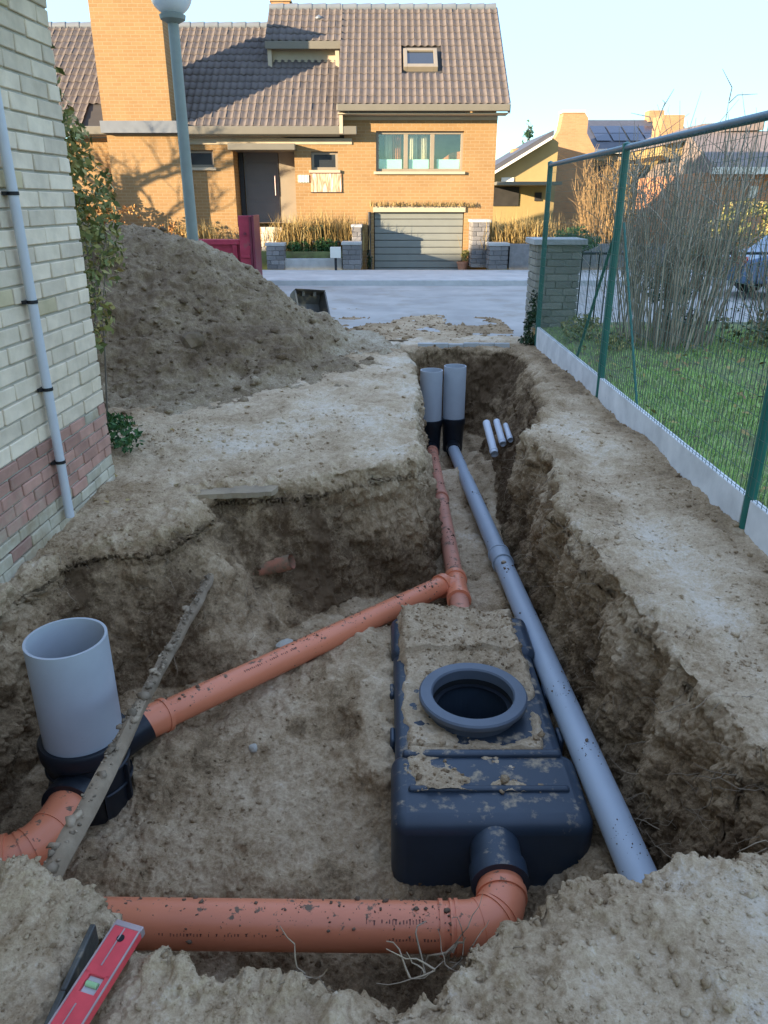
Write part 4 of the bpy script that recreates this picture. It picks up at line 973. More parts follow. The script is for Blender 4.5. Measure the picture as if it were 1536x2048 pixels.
# spirit level
l0, l1 = atz(262, 1853, 0.035), atz(112, 2090, 0.015)
dl = (l1 - l0).normalized(); Lt = (l1 - l0).length + 0.32
xl = dl.cross(Vector((0, 0, 1))).normalized(); zl = xl.cross(dl); Ml = Matrix((xl, dl, zl)).transposed()
lv = thing('spirit_level', 'red spirit level lying on the soil at the lower left', 'spirit level', tuple(l0))
def lp(s, a_, h): return l0 + dl * s + xl * a_ + zl * h
mb = MB(); mb.obox(lp(0.115 / 2 + .012, 0, 0), (0.070, 0.115, 0.024), Ml); mb.obox(lp(0.165 + (Lt - 0.165) / 2, 0, 0), (0.070, Lt - 0.165, 0.024), Ml)
for s_ in (-0.027, 0.027): mb.obox(lp(0.145, s_, 0), (0.016, 0.05, 0.024), Ml)
obj('body', mb, MT['red_level'], lv, bevel=0.002)
mb = MB()
for s_ in (-0.0335, 0.0335): mb.obox(lp(Lt / 2, s_, 0.0125), (0.004, Lt - 0.02, 0.003), Ml)
mb.obox(lp(0.29, 0.006, 0.0125), (0.003, 0.20, 0.002), Ml); mb.obox(lp(0.06, 0.004, 0.0125), (0.003, 0.09, 0.002), Ml)
obj('flange', mb, MT['alu'], lv)
mb = MB(); mb.obox(lp(0.006, 0, 0), (0.072, 0.014, 0.026), Ml); obj('end_cap', mb, MT['alu'], lv, bevel=0.002)
mb = MB(); mb.obox(lp(0.145, 0, -0.003), (0.038, 0.044, 0.014), Ml); obj('vial_housing', mb, MT['white_pl'], lv, bevel=0.002)
mb = MB(); mb.tube([lp(0.145, -0.014, 0.007), lp(0.145, 0.014, 0.007)], 0.0065, 14); obj('vial', mb, MT['vial'], lv, smooth=40)
mb = MB(); c_ = lp(0.038, 0, 0.0126); mb.lathe([(0.0001, 0.0005), (0.009, 0.0005), (0.009, -0.002)], c_, 18); obj('hole_shade_disc', mb, MT['void'], lv)  # flat black disc on the face; the hole's darkness is only its colour

# roots
def hairs(name, starts, label, length=(0.06, 0.2), r=0.0014, bias=(0, 0, -0.4), m='root'):
    Vs, Ts, o = [], [], 0
    for s in starts:
        p_ = np.array(s, float); d_ = RNG.standard_normal(3); d_ = d_ / np.linalg.norm(d_) + np.array(bias); n_ = 5
        L_ = RNG.uniform(*length) / n_; rr = r * RNG.uniform(.6, 1.5)
        ring = []
        for k in range(n_ + 1):
            d_ = d_ + RNG.standard_normal(3) * 0.35; d_ /= np.linalg.norm(d_)
            a_ = np.cross(d_, [0.3, 0.5, 0.8]); a_ /= np.linalg.norm(a_) + 1e-9; b_ = np.cross(d_, a_)
            q = rr * (1 - 0.6 * k / n_)
            ring += [p_ + a_ * q, p_ - a_ * q * .5 + b_ * q * .87, p_ - a_ * q * .5 - b_ * q * .87]; p_ = p_ + d_ * L_
        Vs += ring
        for k in range(n_):
            for j in range(3): Ts.append((o + k * 3 + j, o + k * 3 + (j + 1) % 3, o + k * 3 + 3 + (j + 1) % 3, o + k * 3 + 3 + j))
        o += len(ring)
    ob = np_mesh(name, np.array(Vs), np.array(Ts), MT[m], kind='stuff'); ob['label'] = label; return ob
p, i = sample_tris(GV, GT, 460, lambda c: (c[:, 0] > 0.95) * (c[:, 0] < 1.3) * (c[:, 1] > 1.4) * (c[:, 1] < 5.5) * 1.0 + 1e-9)
hairs('roots', p + GN[GT[i, 0]] * 0.004, 'fine roots hanging from the cut bank at the right', bias=(-0.25, 0, -0.6), r=0.0017)
p, i = sample_tris(GV, GT, 130, lambda c: (c[:, 0] < -0.5) * (c[:, 0] > -1.75) * (c[:, 1] > 3.2) * (c[:, 1] < 4.6) * (c[:, 2] < -0.03) * 1.0 + 1e-9)
hairs('roots', p + GN[GT[i, 0]] * 0.004, 'fine roots hanging from the left and back banks of the pit', bias=(0.1, -0.3, -0.5))
st_ = [np.array(atz(u_, v_, -0.03)) for u_, v_ in ((905, 1905), (925, 1915), (890, 1930), (940, 1900), (870, 1945), (850, 1950), (600, 1955), (610, 1950), (820, 1960), (960, 1905), (910, 1890))]
hairs('roots', [s + np.array([0, 0, random.uniform(0, .01)]) for s in st_ for _ in range(2)], 'pale roots sticking up on the near lip of the pit', (0.06, 0.15), 0.0028, (0.1, 0.2, 0.25))

# ================================================================== FENCE
FX = 1.90
fe = thing('wire_fence', 'green wire mesh fence with tall posts, top rail and concrete base boards', 'fence', (FX, 6.5, 0))
PY = (0.72, 3.62, 6.52, 9.42)
for y_ in PY:
    mb = MB(); mb.tube([(FX, y_, -0.35), (FX, y_, 2.02)], 0.030, 20); obj('post', mb, MT['green_metal'], fe, smooth=40)
    mb = MB(); mb.lathe([(0.033, 2.0), (0.033, 2.03), (0.0001, 2.045)], (FX, y_, 0), 20); obj('post_cap', mb, MT['green_metal'], fe, smooth=40)
mb = MB(); mb.tube([(FX, 0.6, 2.0), (FX, 9.42, 2.0)], 0.024, 20); obj('top_rail', mb, MT['rail'], fe, smooth=40)
for y0_, y1_ in zip(PY, PY[1:]):
    mb = MB(); mb.box(FX - 0.02, FX + 0.02, y0_ + 0.034, y1_ - 0.034, -0.13, 0.19); obj('concrete_board', mb, MT['concrete'], fe, bevel=0.006)
mb = MB(); mb.tube([(FX + 0.04, 7.6, 0.12), (FX + 0.035, 6.56, 1.55)], 0.014, 10); obj('brace', mb, MT['green_metal'], fe, smooth=40)
mb = MB(); mb.tube([(FX + 0.04, 5.6, 0.12), (FX + 0.035, 6.48, 1.45)], 0.010, 10); obj('brace', mb, MT['green_metal'], fe, smooth=40)
mb = MB(); y_ = 0.75
while y_ < 9.4:
    mb.box(FX - 0.0270, FX - 0.0240, y_ - 0.0012, y_ + 0.0012, 0.195, 1.985); y_ += 0.05
z_ = 0.21
while z_ < 1.98:
    mb.box(FX - 0.0285, FX - 0.0268, 0.75, 9.42, z_ - 0.001, z_ + 0.001); z_ += 0.10
obj('wire_mesh', mb, MT['wire'], fe, kind='stuff')

# ================================================================== STONE / BRICK MASONRY
def masonry(name, label, cat, x0, x1, y0, y1, z0, z1, mkey, H=0.12, L=0.30, joint=0.008, cap=None, group=None, core='mortar', jit=0.006):
    t_ = thing(name, label, cat, ((x0 + x1) / 2, (y0 + y1) / 2, z0), group)
    mb = MB(); mb.box(x0 + .025, x1 - .025, y0 + .025, y1 - .025, z0, z1 - .005); obj('core', mb, MT[core], t_)
    me = [block_mesh('stone' if mkey == 'stone' else 'brick', MT[mkey], 1, 1, 1, 0.06, 0.02) for _ in range(3)]
    nm = 'stone' if mkey == 'stone' else 'brick'
    nrow = max(1, round((z1 - z0) / H)); h = (z1 - z0) / nrow
    for r_ in range(nrow):
        zc_ = z0 + h * (r_ + .5)
        for (a0, a1, ax) in ((x0, x1, 'f'), (y0 + .10, y1, 'r'), (y0 + .10, y1, 'l')):
            s = a0; first = True
            while s < a1 - 0.03:
                ln = L * random.uniform(.75, 1.2) * (0.55 if (first and r_ % 2) else 1); e = min(s + ln, a1)
                if a1 - e < 0.08: e = a1
                c_ = (s + e) / 2; w_ = e - s - joint; pr_ = random.uniform(-jit, jit)
                if ax == 'f': pos, scl = (c_, y0 + .05 + pr_, zc_), (w_, 0.10, h - joint)
                else: pos, scl = ((x1 - .05 - pr_) if ax == 'r' else (x0 + .05 + pr_), c_, zc_), (0.10, w_, h - joint)
                piece(random.choice(me), nm, t_, pos, scl); s = e; first = False
    if cap:
        mb = MB(); mb.box(x0 - cap, x1 + cap, y0 - cap, y1 + cap, z1, z1 + 0.07); obj('coping', mb, MT['coping'], t_, bevel=0.008)
    return t_
pz = at(1055, 480, 10.2).z
masonry('garden_pillar', 'olive brick garden pillar with flat stone cap behind the fence end', 'pillar', 1.93, 2.50, 10.0, 10.55, -0.12, pz - 0.05, 'pillar_brick', 0.085, 0.24, cap=0.05)
def YX(u, Y, v=480): return at(u, v, Y).x
masonry('garden_pillar', 'low grey stone pillar at the foot of the front steps', 'pillar', YX(531, 20.35), YX(567, 20.35), 20.35, 20.8, 0.0, at(0, 492, 20.35).z, 'stone', 0.11, 0.24, cap=0.02, core='stone')
masonry('retaining_wall', 'stepped grey stone wall on the left of the garage drive, lower tier', 'wall', YX(684, 20.35), -0.60, 20.35, 21.0, 0.0, at(0, 490, 20.35).z, 'stone', 0.11, 0.26, cap=0.02, core='stone', group='stepped stone walls beside the drive')
masonry('retaining_wall', 'stepped grey stone wall on the left of the garage drive, upper tier', 'wall', YX(704, 21.1), -0.60, 21.05, 21.95, 0.0, at(0, 455, 21.05).z, 'stone', 0.11, 0.26, cap=0.02, core='stone', group='stepped stone walls beside the drive')
masonry('retaining_wall', 'stepped grey stone wall on the right of the garage drive, lower tier', 'wall', YX(980, 20.35), YX(1018, 20.35), 20.35, 21.0, 0.0, at(0, 492, 20.35).z, 'stone', 0.11, 0.26, cap=0.03, core='stone', group='stepped stone walls beside the drive')
masonry('retaining_wall', 'stepped grey stone wall on the right of the garage drive, upper tier', 'wall', YX(944, 21.1), YX(978, 21.1), 21.05, 21.95, 0.0, at(0, 445, 21.05).z, 'stone', 0.11, 0.26, cap=0.03, core='stone', group='stepped stone walls beside the drive')
mb = MB(); mb.box(YX(568, 20.5), YX(683, 20.5), 20.45, 20.70, -0.02, 0.26); tag(obj('planter_edging', mb, MT['coping'], bevel=0.01), 'low grey edging in front of the green planted bed', 'edging')
mb = MB(); mb.box(YX(1020, 20.5), 9.0, 20.45, 20.70, -0.02, 0.62); tag(obj('planter_edging', mb, MT['stone'], bevel=0.01), 'low dark wall in front of the dry grass right of the drive', 'edging')
bx = thing('letter_box', 'pale box standing at the corner of the planted bed', 'letter box', (YX(671, 20.3), 20.25, 0))
mb = MB(); mb.box(YX(660, 20.2), YX(681, 20.2), 20.12, 20.3, 0.30, at(0, 494, 20.2).z); obj('box', mb, MT['white_trim'], bx, bevel=0.01)
mb = MB(); mb.box(YX(668, 20.2), YX(673, 20.2), 20.18, 20.24, 0.0, 0.30); obj('leg', mb, MT['black_metal'], bx)
# ================================================================== HOUSE ACROSS THE STREET
HY = 22.0
oh = thing('brick_house', 'orange brick house with brown tiled roof and garage across the street', 'house', (0, HY, 0))
def Z(v, Y=HY): return at(768, v, Y).z
def X(u, v, Y=HY): return at(u, v, Y).x
XR = X(992, 300); XL = -10.2
# wall with openings: built from boxes butted around the openings
eR = at(0, 232, HY).z; eL = at(0, 275, HY).z
gx0, gx1 = X(748, 500), X(926, 500); gz1 = Z(424)
wx0, wx1, wz0, wz1 = X(752, 300), X(927, 300), Z(343), Z(262)
sx0, sx1, sz0, sz1 = X(622, 320), X(676, 320), Z(340), Z(303)
lx0, lx1, lz0, lz1 = X(374, 318), X(427, 318), Z(335), Z(300)
dx0, dx1, dz0, dz1 = X(470, 370), X(591, 370), Z(446), Z(296)
def wall_cells(x0, x1, z0, z1, holes, y0, y1):
    mb = MB(); xs = sorted({x0, x1, *[h[0] for h in holes], *[h[1] for h in holes]}); zs = sorted({z0, z1, *[h[2] for h in holes], *[h[3] for h in holes]})
    xs = [q for q in xs if x0 <= q <= x1]; zs = [q for q in zs if z0 <= q <= z1]
    def solid(cx_, cz_): return x0 < cx_ < x1 and z0 < cz_ < z1 and not any(h[0] < cx_ < h[1] and h[2] < cz_ < h[3] for h in holes)
    for i in range(len(xs) - 1):
        for j in range(len(zs) - 1):
            a, b_, c_, d_ = xs[i], xs[i + 1], zs[j], zs[j + 1]; mx, mz = (a + b_) / 2, (c_ + d_) / 2
            if not solid(mx, mz): continue
            mb.add([(a, y0, c_), (b_, y0, c_), (b_, y0, d_), (a, y0, d_)], [(0, 1, 2, 3)])
            for (qx, qz, e) in ((a - 1e-3, mz, ((a, c_), (a, d_))), (b_ + 1e-3, mz, ((b_, d_), (b_, c_))), (mx, c_ - 1e-3, ((b_, c_), (a, c_))), (mx, d_ + 1e-3, ((a, d_), (b_, d_)))):
                if not solid(qx, qz):
                    (ax, az), (bx_, bz) = e; mb.add([(ax, y0, az), (bx_, y0, bz), (bx_, y1, bz), (ax, y1, az)], [(0, 1, 2, 3)])
    return mb
holes = [(gx0, gx1, -0.3, gz1), (wx0, wx1, wz0, wz1), (sx0, sx1, sz0, sz1), (lx0, lx1, lz0, lz1), (dx0, dx1, dz0, dz1)]
xs_ = X(688, 250)
obj('wall', wall_cells(XL, XR, -0.3, eL - 0.02, holes, HY, HY + 0.30), MT['house_brick'], oh)
obj('wall', wall_cells(xs_, XR, eL - 0.02, eR, holes, HY, HY + 0.30), MT['house_brick'], oh)
mb = MB(); mb.box(XR - 0.30, XR, HY + 0.302, HY + 6.6, -0.3, eR); mb.prism([(HY + 0.302, eR), (HY + 6.6, eR), (HY + 6.6, eR + .1), (HY + 3.2, eR + 2.45), (HY + 0.302, eR + .2)], 'X', XR - 0.30, XR); obj('gable_wall', mb, MT['house_brick_y'], oh)
mb = MB(); mb.box(XL, XR - 0.31, HY + 1.6, HY + 1.65, -0.3, eL - 0.1); mb.box(xs_ + .2, XR - 0.31, HY + 1.52, HY + 1.59, -0.3, eR); obj('inner_wall', mb, MT['room'], oh)
mb = MB(); mb.box(wx0 - .4, XR - 0.31, HY + 0.31, HY + 1.6, wz0 - 0.35, wz0 - 0.3); mb.box(wx0 - .4, XR - 0.31, HY + 0.31, HY + 1.6, wz1 + 0.05, wz1 + 0.1); mb.box(wx0 - .45, wx0 - .4, HY + 0.31, HY + 1.6, wz0 - .3, wz1 + .05); obj('floor_slab', mb, MT['dark'], oh)
# trims under the eaves
mb = MB(); mb.box(xs_ - 0.05, XR, HY - 0.03, HY - 0.002, Z(240), eR - 0.01); mb.box(X(345, 270), xs_ + 0.2, HY - 0.03, HY - 0.002, Z(289), Z(277)); obj('frieze', mb, MT['cream_trim'], oh)
# roofs
SL = 0.78; EYR, EYL = 21.5, 21.72
zeR = at(0, 210, EYR).z; zeL = at(0, 255, EYL).z
ryR = 3.55; ryL = 3.70
xr0, xr1 = at(675, 212, EYR).x, at(1017, 212, EYR).x
def roof_slab(x0, x1, y0, z0, run, th=0.10):
    mb = MB(); mb.prism([(y0, z0), (y0 + run, z0 + SL * run), (y0 + 2 * run, z0), (y0 + 2 * run, z0 - th), (y0 + run, z0 + SL * run - th), (y0, z0 - th)], 'X', x0, x1); return mb
rR = obj('roof', roof_slab(xr0, xr1, EYR, zeR, ryR), MT['roof_under'], oh, origin=(xr0, EYR, zeR))
rL = obj('roof', roof_slab(XL - .2, xr0 - 0.002, EYL, zeL, ryL), MT['roof_under'], oh, origin=(XL, EYL, zeL))
DX0 = at(533, 60, 24.2).x
dmr_y0 = 23.75
rD = MB(); zD = zeR + SL * (dmr_y0 - EYR)
rD.prism([(dmr_y0, zD), (EYR + ryR, zeR + SL * ryR), (EYR + ryR + 1.5, zeR + SL * (ryR - 1.5)), (EYR + ryR + 1.5, zeR + SL * (ryR - 1.5) - .1), (EYR + ryR, zeR + SL * ryR - .1), (dmr_y0, zD - .1)], 'X', DX0, xr0 - 0.003)
rDo = obj('roof', rD, MT['roof_under'], oh, origin=(DX0, dmr_y0, zD))
# tile meshes: curved pantile
TW, TL = 0.183, 0.325
ang = math.atan(SL)
def tile_mb(n=6):
    vs, fs = [], []
    for k in range(n + 1):
        t_ = k / n; x_ = -TW / 2 + (TW + 0.012) * t_
        zz = 0.016 * math.cos(2 * math.pi * (t_ - 0.12)) + (0.012 if t_ > .92 else 0)
        for (yy, dz) in ((-TL / 2 - 0.02, 0.030), (TL / 2 + 0.02, 0.004)): vs.append((x_, yy, zz + dz))
        vs.append((x_, -TL / 2 - 0.02, zz + 0.008))
    for k in range(n):
        a = k * 3; b_ = a + 3; fs.append((a, b_, b_ + 1, a + 1)); fs.append((a + 2, b_ + 2, b_, a))
    return vs, fs
tv, tf = tile_mb()
tme = bpy.data.meshes.new('roof_tile'); tme.from_pydata(tv, [], tf); tme.materials.append(MT['tile']); tme.polygons.foreach_set('use_smooth', [True] * len(tme.polygons))
RM = Matrix.Rotation(ang, 3, 'X')
def tiles(x0, x1, y0, z0, run, parent, limit, skip=None):
    nc = int(round((x1 - x0) / TW)); w_ = (x1 - x0) / nc; slope = run / math.cos(ang); nr = int(slope / TL)
    jv, jf, o, cnt = [], [], 0, 0
    for r_ in range(nr + 1):
        for c_ in range(nc):
            s = (r_ + .5) * TL
            if s > slope: s = slope - 0.05
            wx_ = x0 + (c_ + .5) * w_; wy = y0 + s * math.cos(ang); wz = z0 + s * math.sin(ang) + 0.035
            if skip and skip(wx_, wy, wz): continue
            if cnt < limit:
                piece(tme, 'roof_tile', parent, (wx_, wy, wz), rot=(ang + random.uniform(-.012, .012), random.uniform(-.01, .01), 0)); cnt += 1
            else:
                q = np.array(tv) + np.array([0, 0, random.uniform(-.004, .004)]); q = q @ np.array(RM.transposed()) + np.array([wx_, wy, wz])
                jv.append(q); jf.append(np.array(tf) + o); o += len(q)
    if jv:
        ob = np_mesh('roof_tiles', np.vstack(jv), np.vstack(jf), MT['tile'], parent, kind='stuff', smooth=True)
skw = [at(806, 108, 23.6).x, at(872, 108, 23.6).x]; sky_v = (105, 142)
def yz_on(v, y0, z0):      # where a sight line at pixel row v meets a roof plane
    a = (1024 - v) / F; k = (-SP + a * CP) / (CP + a * SP)      # z = CH + k*y
    return (z0 - CH - SL * y0) / (k - SL)
sy1, sy0 = yz_on(106, EYR, zeR), yz_on(143, EYR, zeR)
tiles(xr0, xr1, EYR, zeR, ryR, rR, 300, lambda x, y, z: skw[0] - .05 < x < skw[1] + .05 and sy0 - .1 < y < sy1 + .1)
tiles(XL - .2, xr0, EYL, zeL, ryL, rL, 0, lambda x, y, z: (x < -5.2 and x > -7.9 and y < 22.6))
tiles(DX0, xr0, dmr_y0, zD, EYR + ryR - dmr_y0, rDo, 0)
for (xa, xb, yr, zr_, par) in ((xr0, xr1, EYR + ryR, zeR + SL * ryR, rR), (DX0, xr0 - .01, EYR + ryR, zeR + SL * ryR, rDo), (XL - .2, DX0 - .01, EYL + ryL, zeL + SL * ryL, rL)):
    x_ = xa
    while x_ < xb - 0.05:
        e = min(x_ + 0.40, xb); mb = MB(); mb.tube([(x_, yr, zr_ + 0.03), (e + 0.01, yr, zr_ + 0.04)], [0.10, 0.115], 10); obj('ridge_tile', mb, MT['flash'], par, smooth=50); x_ = e
for xx, par, y0_, z0_, run in ((xr1 - 0.01, rR, EYR, zeR, ryR),):
    mb = MB(); mb.prism([(y0_ - .05, z0_ - .2), (y0_ + run, z0_ + SL * run - .16), (y0_ + run, z0_ + SL * run + .05), (y0_ - .05, z0_ + 0.03)], 'X', xx, xx + 0.06); obj('verge_board', mb, MT['flash'], par)
# fascias / gutters
mb = MB(); mb.box(xr0 - 0.02, xr1 + 0.03, EYR - 0.14, EYR + 0.02, at(0, 223, EYR).z, at(0, 209, EYR).z); obj('fascia', mb, MT['fascia'], oh, bevel=0.02)
mb = MB(); mb.box(XL, at(714, 260, EYL).x, EYL - 0.16, EYL + 0.02, at(0, 270, EYL).z, at(0, 253, EYL).z); obj('fascia', mb, MT['fascia'], oh, bevel=0.02)
mb = MB(); mb.box(XL, xs_ - 0.12, EYL + 0.022, HY - 0.002, eL + 0.02, eL + 0.05); obj('soffit', mb, MT['cream_trim'], oh)
mb = MB(); mb.box(xr0, XR + .2, EYR + 0.022, HY - 0.002, eR + 0.0, eR + 0.03); obj('soffit', mb, MT['cream_trim'], oh)
mb = MB(); mb.box(DX0, xr0 + 0.05, dmr_y0 - 0.06, dmr_y0 + 0.02, zD - 0.17, zD + 0.02); obj('fascia', mb, MT['fascia'], oh, bevel=0.01)
mb = MB(); zl_ = zeL + SL * (24.0 - EYL); mb.box(DX0 + .12, xr0 - .12, 24.0, 24.1, zl_ - 0.15, zD + .12); obj('dormer_wall', mb, MT['cream_trim'], oh)
mb = MB(); mb.box(DX0 + .05, DX0 + .16, dmr_y0 + .03, 24.3, zl_ - 0.2, zD); obj('dormer_cheek', mb, MT['cream_trim'], oh); mb = MB(); mb.box(xr0 - .16, xr0 - .05, dmr_y0 + .03, 24.3, zl_ - 0.2, zD + .05); obj('dormer_cheek', mb, MT['cream_trim'], oh)
mb = MB(); mb.box(xs_ - 0.10, xs_ - 0.01, EYR + 0.05, HY - 0.01, eL + 0.06, eR - 0.02); obj('corner_board', mb, MT['cream_trim'], oh)
# skylight
sk = MB(); n_ = Vector((0, -math.sin(ang), math.cos(ang))); U = Vector((0, math.cos(ang), math.sin(ang)))
c0_ = Vector(((skw[0] + skw[1]) / 2, (sy0 + sy1) / 2, zeR + SL * ((sy0 + sy1) / 2 - EYR))) + n_ * 0.06
sw, sl = skw[1] - skw[0], (sy1 - sy0) / math.cos(ang); Mk = Matrix((Vector((1, 0, 0)), U, n_)).transposed()
for (ox, oy, a_, b_) in ((-(sw / 2 - .05), 0, .10, sl), (sw / 2 - .05, 0, .10, sl), (0, sl / 2 - .05, sw - .2, .10), (0, -(sl / 2 - .07), sw - .2, .14)):
    sk.obox(c0_ + Vector((1, 0, 0)) * ox + U * oy, (a_, b_, 0.14), Mk)
so = obj('skylight', sk, MT['frame'], oh, bevel=0.008)
mb = MB(); mb.obox(c0_, (sw - .2, sl - .2, 0.06), Mk); obj('pane', mb, MT['dark_glass'], so)
# chimneys
chx0, chx1 = X(206, 240, 21.55), X(343, 240, 21.55)
mb = MB(); mb.box(chx0, chx1, 21.55, 22.75, Z(242, 21.55), 6.75); obj('chimney', mb, MT['house_brick'], oh)
mb = MB(); mb.box(chx0 - .05, chx1 + .15, 21.42, 21.545, Z(266, 21.5), Z(242, 21.5)); obj('flashing', mb, MT['flash'], oh)
mb = MB(); mb.box(chx0 + .02, chx1 + .1, 21.62, 21.99, -0.2, Z(268, 21.62)); obj('chimney_base', mb, MT['house_brick'], oh)
mb = MB(); cq = at(562, 15, 25.3); mb.box(cq.x - .25, cq.x + .27, 25.1, 25.6, cq.z - .6, cq.z + .1); mb.box(cq.x - .29, cq.x + .31, 25.06, 25.64, cq.z + .102, cq.z + .16); obj('small_chimney', mb, MT['ochre_brick'], oh)
mb = MB(); vq = at(638, 40, 24.6); mb.lathe([(.06, -.2), (.06, .0), (.11, .02), (.11, .06), (.0001, .13)], vq, 14); obj('roof_vent', mb, MT['flash'], oh)
mb = MB(); mb.tube([(X(357, 340, 21.9), 21.9, Z(268, 21.9)), (X(359, 340, 21.9), 21.9, Z(410, 21.9))], 0.035, 12); obj('downpipe', mb, MT['black_metal'], oh, smooth=40)
# windows
def window(x0, x1, z0, z1, cuts, y=HY + 0.10, fw=0.07, sill=True, glass='glass'):
    mb = MB(); ys = (y, y + 0.07)
    mb.box(x0, x0 + fw, *ys, z0, z1); mb.box(x1 - fw, x1, *ys, z0, z1); mb.box(x0 + fw, x1 - fw, *ys, z0, z0 + fw); mb.box(x0 + fw, x1 - fw, *ys, z1 - fw, z1)
    edges = [x0 + fw]
    for c_ in cuts:
        mb.box(c_ - fw * .8, c_ + fw * .8, y - .004, y + .072, z0 + fw, z1 - fw); edges += [c_ - fw * .8, c_ + fw * .8]
    edges.append(x1 - fw)
    wdw = obj('window', mb, MT['frame'], oh, bevel=0.006)
    for a_, b_ in zip(edges[::2], edges[1::2]):
        mb = MB(); mb.box(a_, b_, y + .03, y + .04, z0 + fw, z1 - fw); obj('pane', mb, MT[glass], wdw)
    if sill:
        mb = MB(); mb.box(x0 - .06, x1 + .06, HY - .07, y, z0 - .07, z0 - .002); obj('sill', mb, MT['cream_trim'], wdw, bevel=0.006)
    return wdw
W = window(wx0, wx1, wz0, wz1, [X(812, 300), X(865, 300)])
mb = MB()
for u0, u1 in ((756, 804), (818, 858), (874, 920)): mb.box(X(u0, 330), X(u1, 330), HY + 0.18, HY + 0.19, wz0 + .07, Z(318))
obj('frosted_film', mb, MT['teal'], W)
def curtain(u0, u1, mk, v0=268, v1=322, y=HY + .35):
    mb = MB(); xa, xb = X(u0, 300), X(u1, 300); n_ = 14
    vs = []
    for k in range(n_ + 1):
        x_ = xa + (xb - xa) * k / n_; yy = y + 0.04 * math.sin(k * 1.9)
        vs += [(x_, yy, Z(v1)), (x_, yy, Z(v0)), (x_, yy + .01, Z(v1)), (x_, yy + .01, Z(v0))]
    fs = []
    for k in range(n_):
        a = k * 4; fs += [(a, a + 4, a + 5, a + 1), (a + 2, a + 3, a + 7, a + 6)]
    mb.add(vs, fs); obj('curtain', mb, MT[mk], W, fixn=False)
curtain(770, 784, 'curtain'); curtain(784, 803, 'rust'); curtain(820, 836, 'curtain'); curtain(842, 856, 'curtain'); curtain(836, 842, 'rust', 275)
mb = MB(); mb.prism([(X(880, 322), Z(322)), (X(926, 322), Z(322)), (X(926, 322), Z(300)), (X(905, 322), Z(303))], 'Y', HY + .5, HY + .6); obj('lampshade', mb, MT['rust'], W)
mb = MB(); mb.box(X(758, 300), X(769, 300), HY + .4, HY + .42, Z(322), Z(268)); obj('house_plant', mb, MT['dark'], W)
window(sx0, sx1, sz0, sz1, [], glass='dark_glass'); window(lx0, lx1, lz0, lz1, [], glass='dark_glass')
# front door recess
dyb = HY + 0.75
mb = MB(); mb.box(dx0, dx1, dyb, dyb + 0.05, dz0, dz1); mb.box(dx0 - .02, dx0 - .001, HY + .301, dyb, dz0, dz1); mb.box(dx1 + .001, dx1 + .02, HY + .301, dyb, dz0, dz1); obj('porch_wall', mb, MT['house_brick'], oh)
mb = MB(); mb.box(dx0, dx1, HY, dyb, dz0 - 0.1, dz0 - 0.002); obj('porch_floor', mb, MT['step'], oh)
mb = MB(); mb.box(X(456, 296, 21.6), X(590, 296, 21.6), 21.55, HY + .74, Z(300, 21.6), Z(287, 21.6)); obj('porch_canopy', mb, MT['fascia'], oh, bevel=0.01)
mb = MB(); dr0, dr1 = dx0 + .16, dx0 + 1.10; mb.box(dr0, dr1, dyb - .06, dyb - .003, dz0, dz1 - .04)
for k in range(4): mb.box(dr0 + .05, dr1 - .05, dyb - .068, dyb - .061, dz0 + .08 + k * .5, dz0 + .52 + k * .5)
D_ = obj('front_door', mb, MT['door_grey'], oh, bevel=0.004)
mb = MB(); mb.tube([(dr1 - .1, dyb - .12, dz0 + .7), (dr1 - .1, dyb - .12, dz0 + 1.2)], .015, 10); obj('handle', mb, MT['alu'], D_)
mb = MB(); mb.box(dx0 + .02, dr0 - .02, dyb - .08, dyb - .003, dz0, dz1 - .02); obj('door_post', mb, MT['black_metal'], oh)
mb = MB(); mb.box(dr1 + .02, dx1 - .03, dyb - .05, dyb - .003, dz0, dz1 - .05); obj('side_panel', mb, MT['frame'], oh)
# garage door: horizontal panels
gd_ = MB(); gd_.box(gx0, gx1, HY + .12, HY + .14, -0.3, gz1); G = obj('garage_door', gd_, MT['dark'], oh)
npn = 9; ph = (gz1 + .27) / npn
for k in range(npn):
    mb = MB(); mb.box(gx0 + .02, gx1 - .02, HY + .085, HY + .118, -.27 + k * ph + .008, -.27 + (k + 1) * ph - .008); obj('panel', mb, MT['garage'], G, bevel=0.008)
mb = MB(); mb.box(gx0 - .02, gx1 + .02, HY - .05, HY - .002, gz1, gz1 + .14); obj('garage_lintel', mb, MT['cream_trim'], oh)
mb = MB(); mb.tube([(gx0 - .12, HY - .06, -.25), (gx0 - .12, HY - .06, gz1)], 0.04, 12); obj('downpipe', mb, MT['black_metal'], oh, smooth=40)
# pictures and plate on the wall
pc = thing('picture_panel', 'striped brown and cream picture panel below the small window', 'sign', (X(651, 365), HY - .02, Z(365)))
mb = MB(); mb.box(X(622, 365), X(683, 365), HY - .035, HY - .004, Z(384), Z(347)); obj('panel', mb, MT['picture'], pc)
mb = MB()
for u0, u1, v0, v1 in ((621, 684, 346, 347.2), (621, 684, 384, 385.2)): mb.box(X(u0, 365), X(u1, 365), HY - .04, HY - .003, Z(v1), Z(v0))
obj('frame', mb, MT['black_metal'], pc)
mb = MB(); mb.box(X(596, 358), X(618, 358), HY - .03, HY - .004, Z(365), Z(350)); tag(obj('house_plate', mb, MT['sign']), 'small pale banded plate left of the striped picture panel', 'sign')
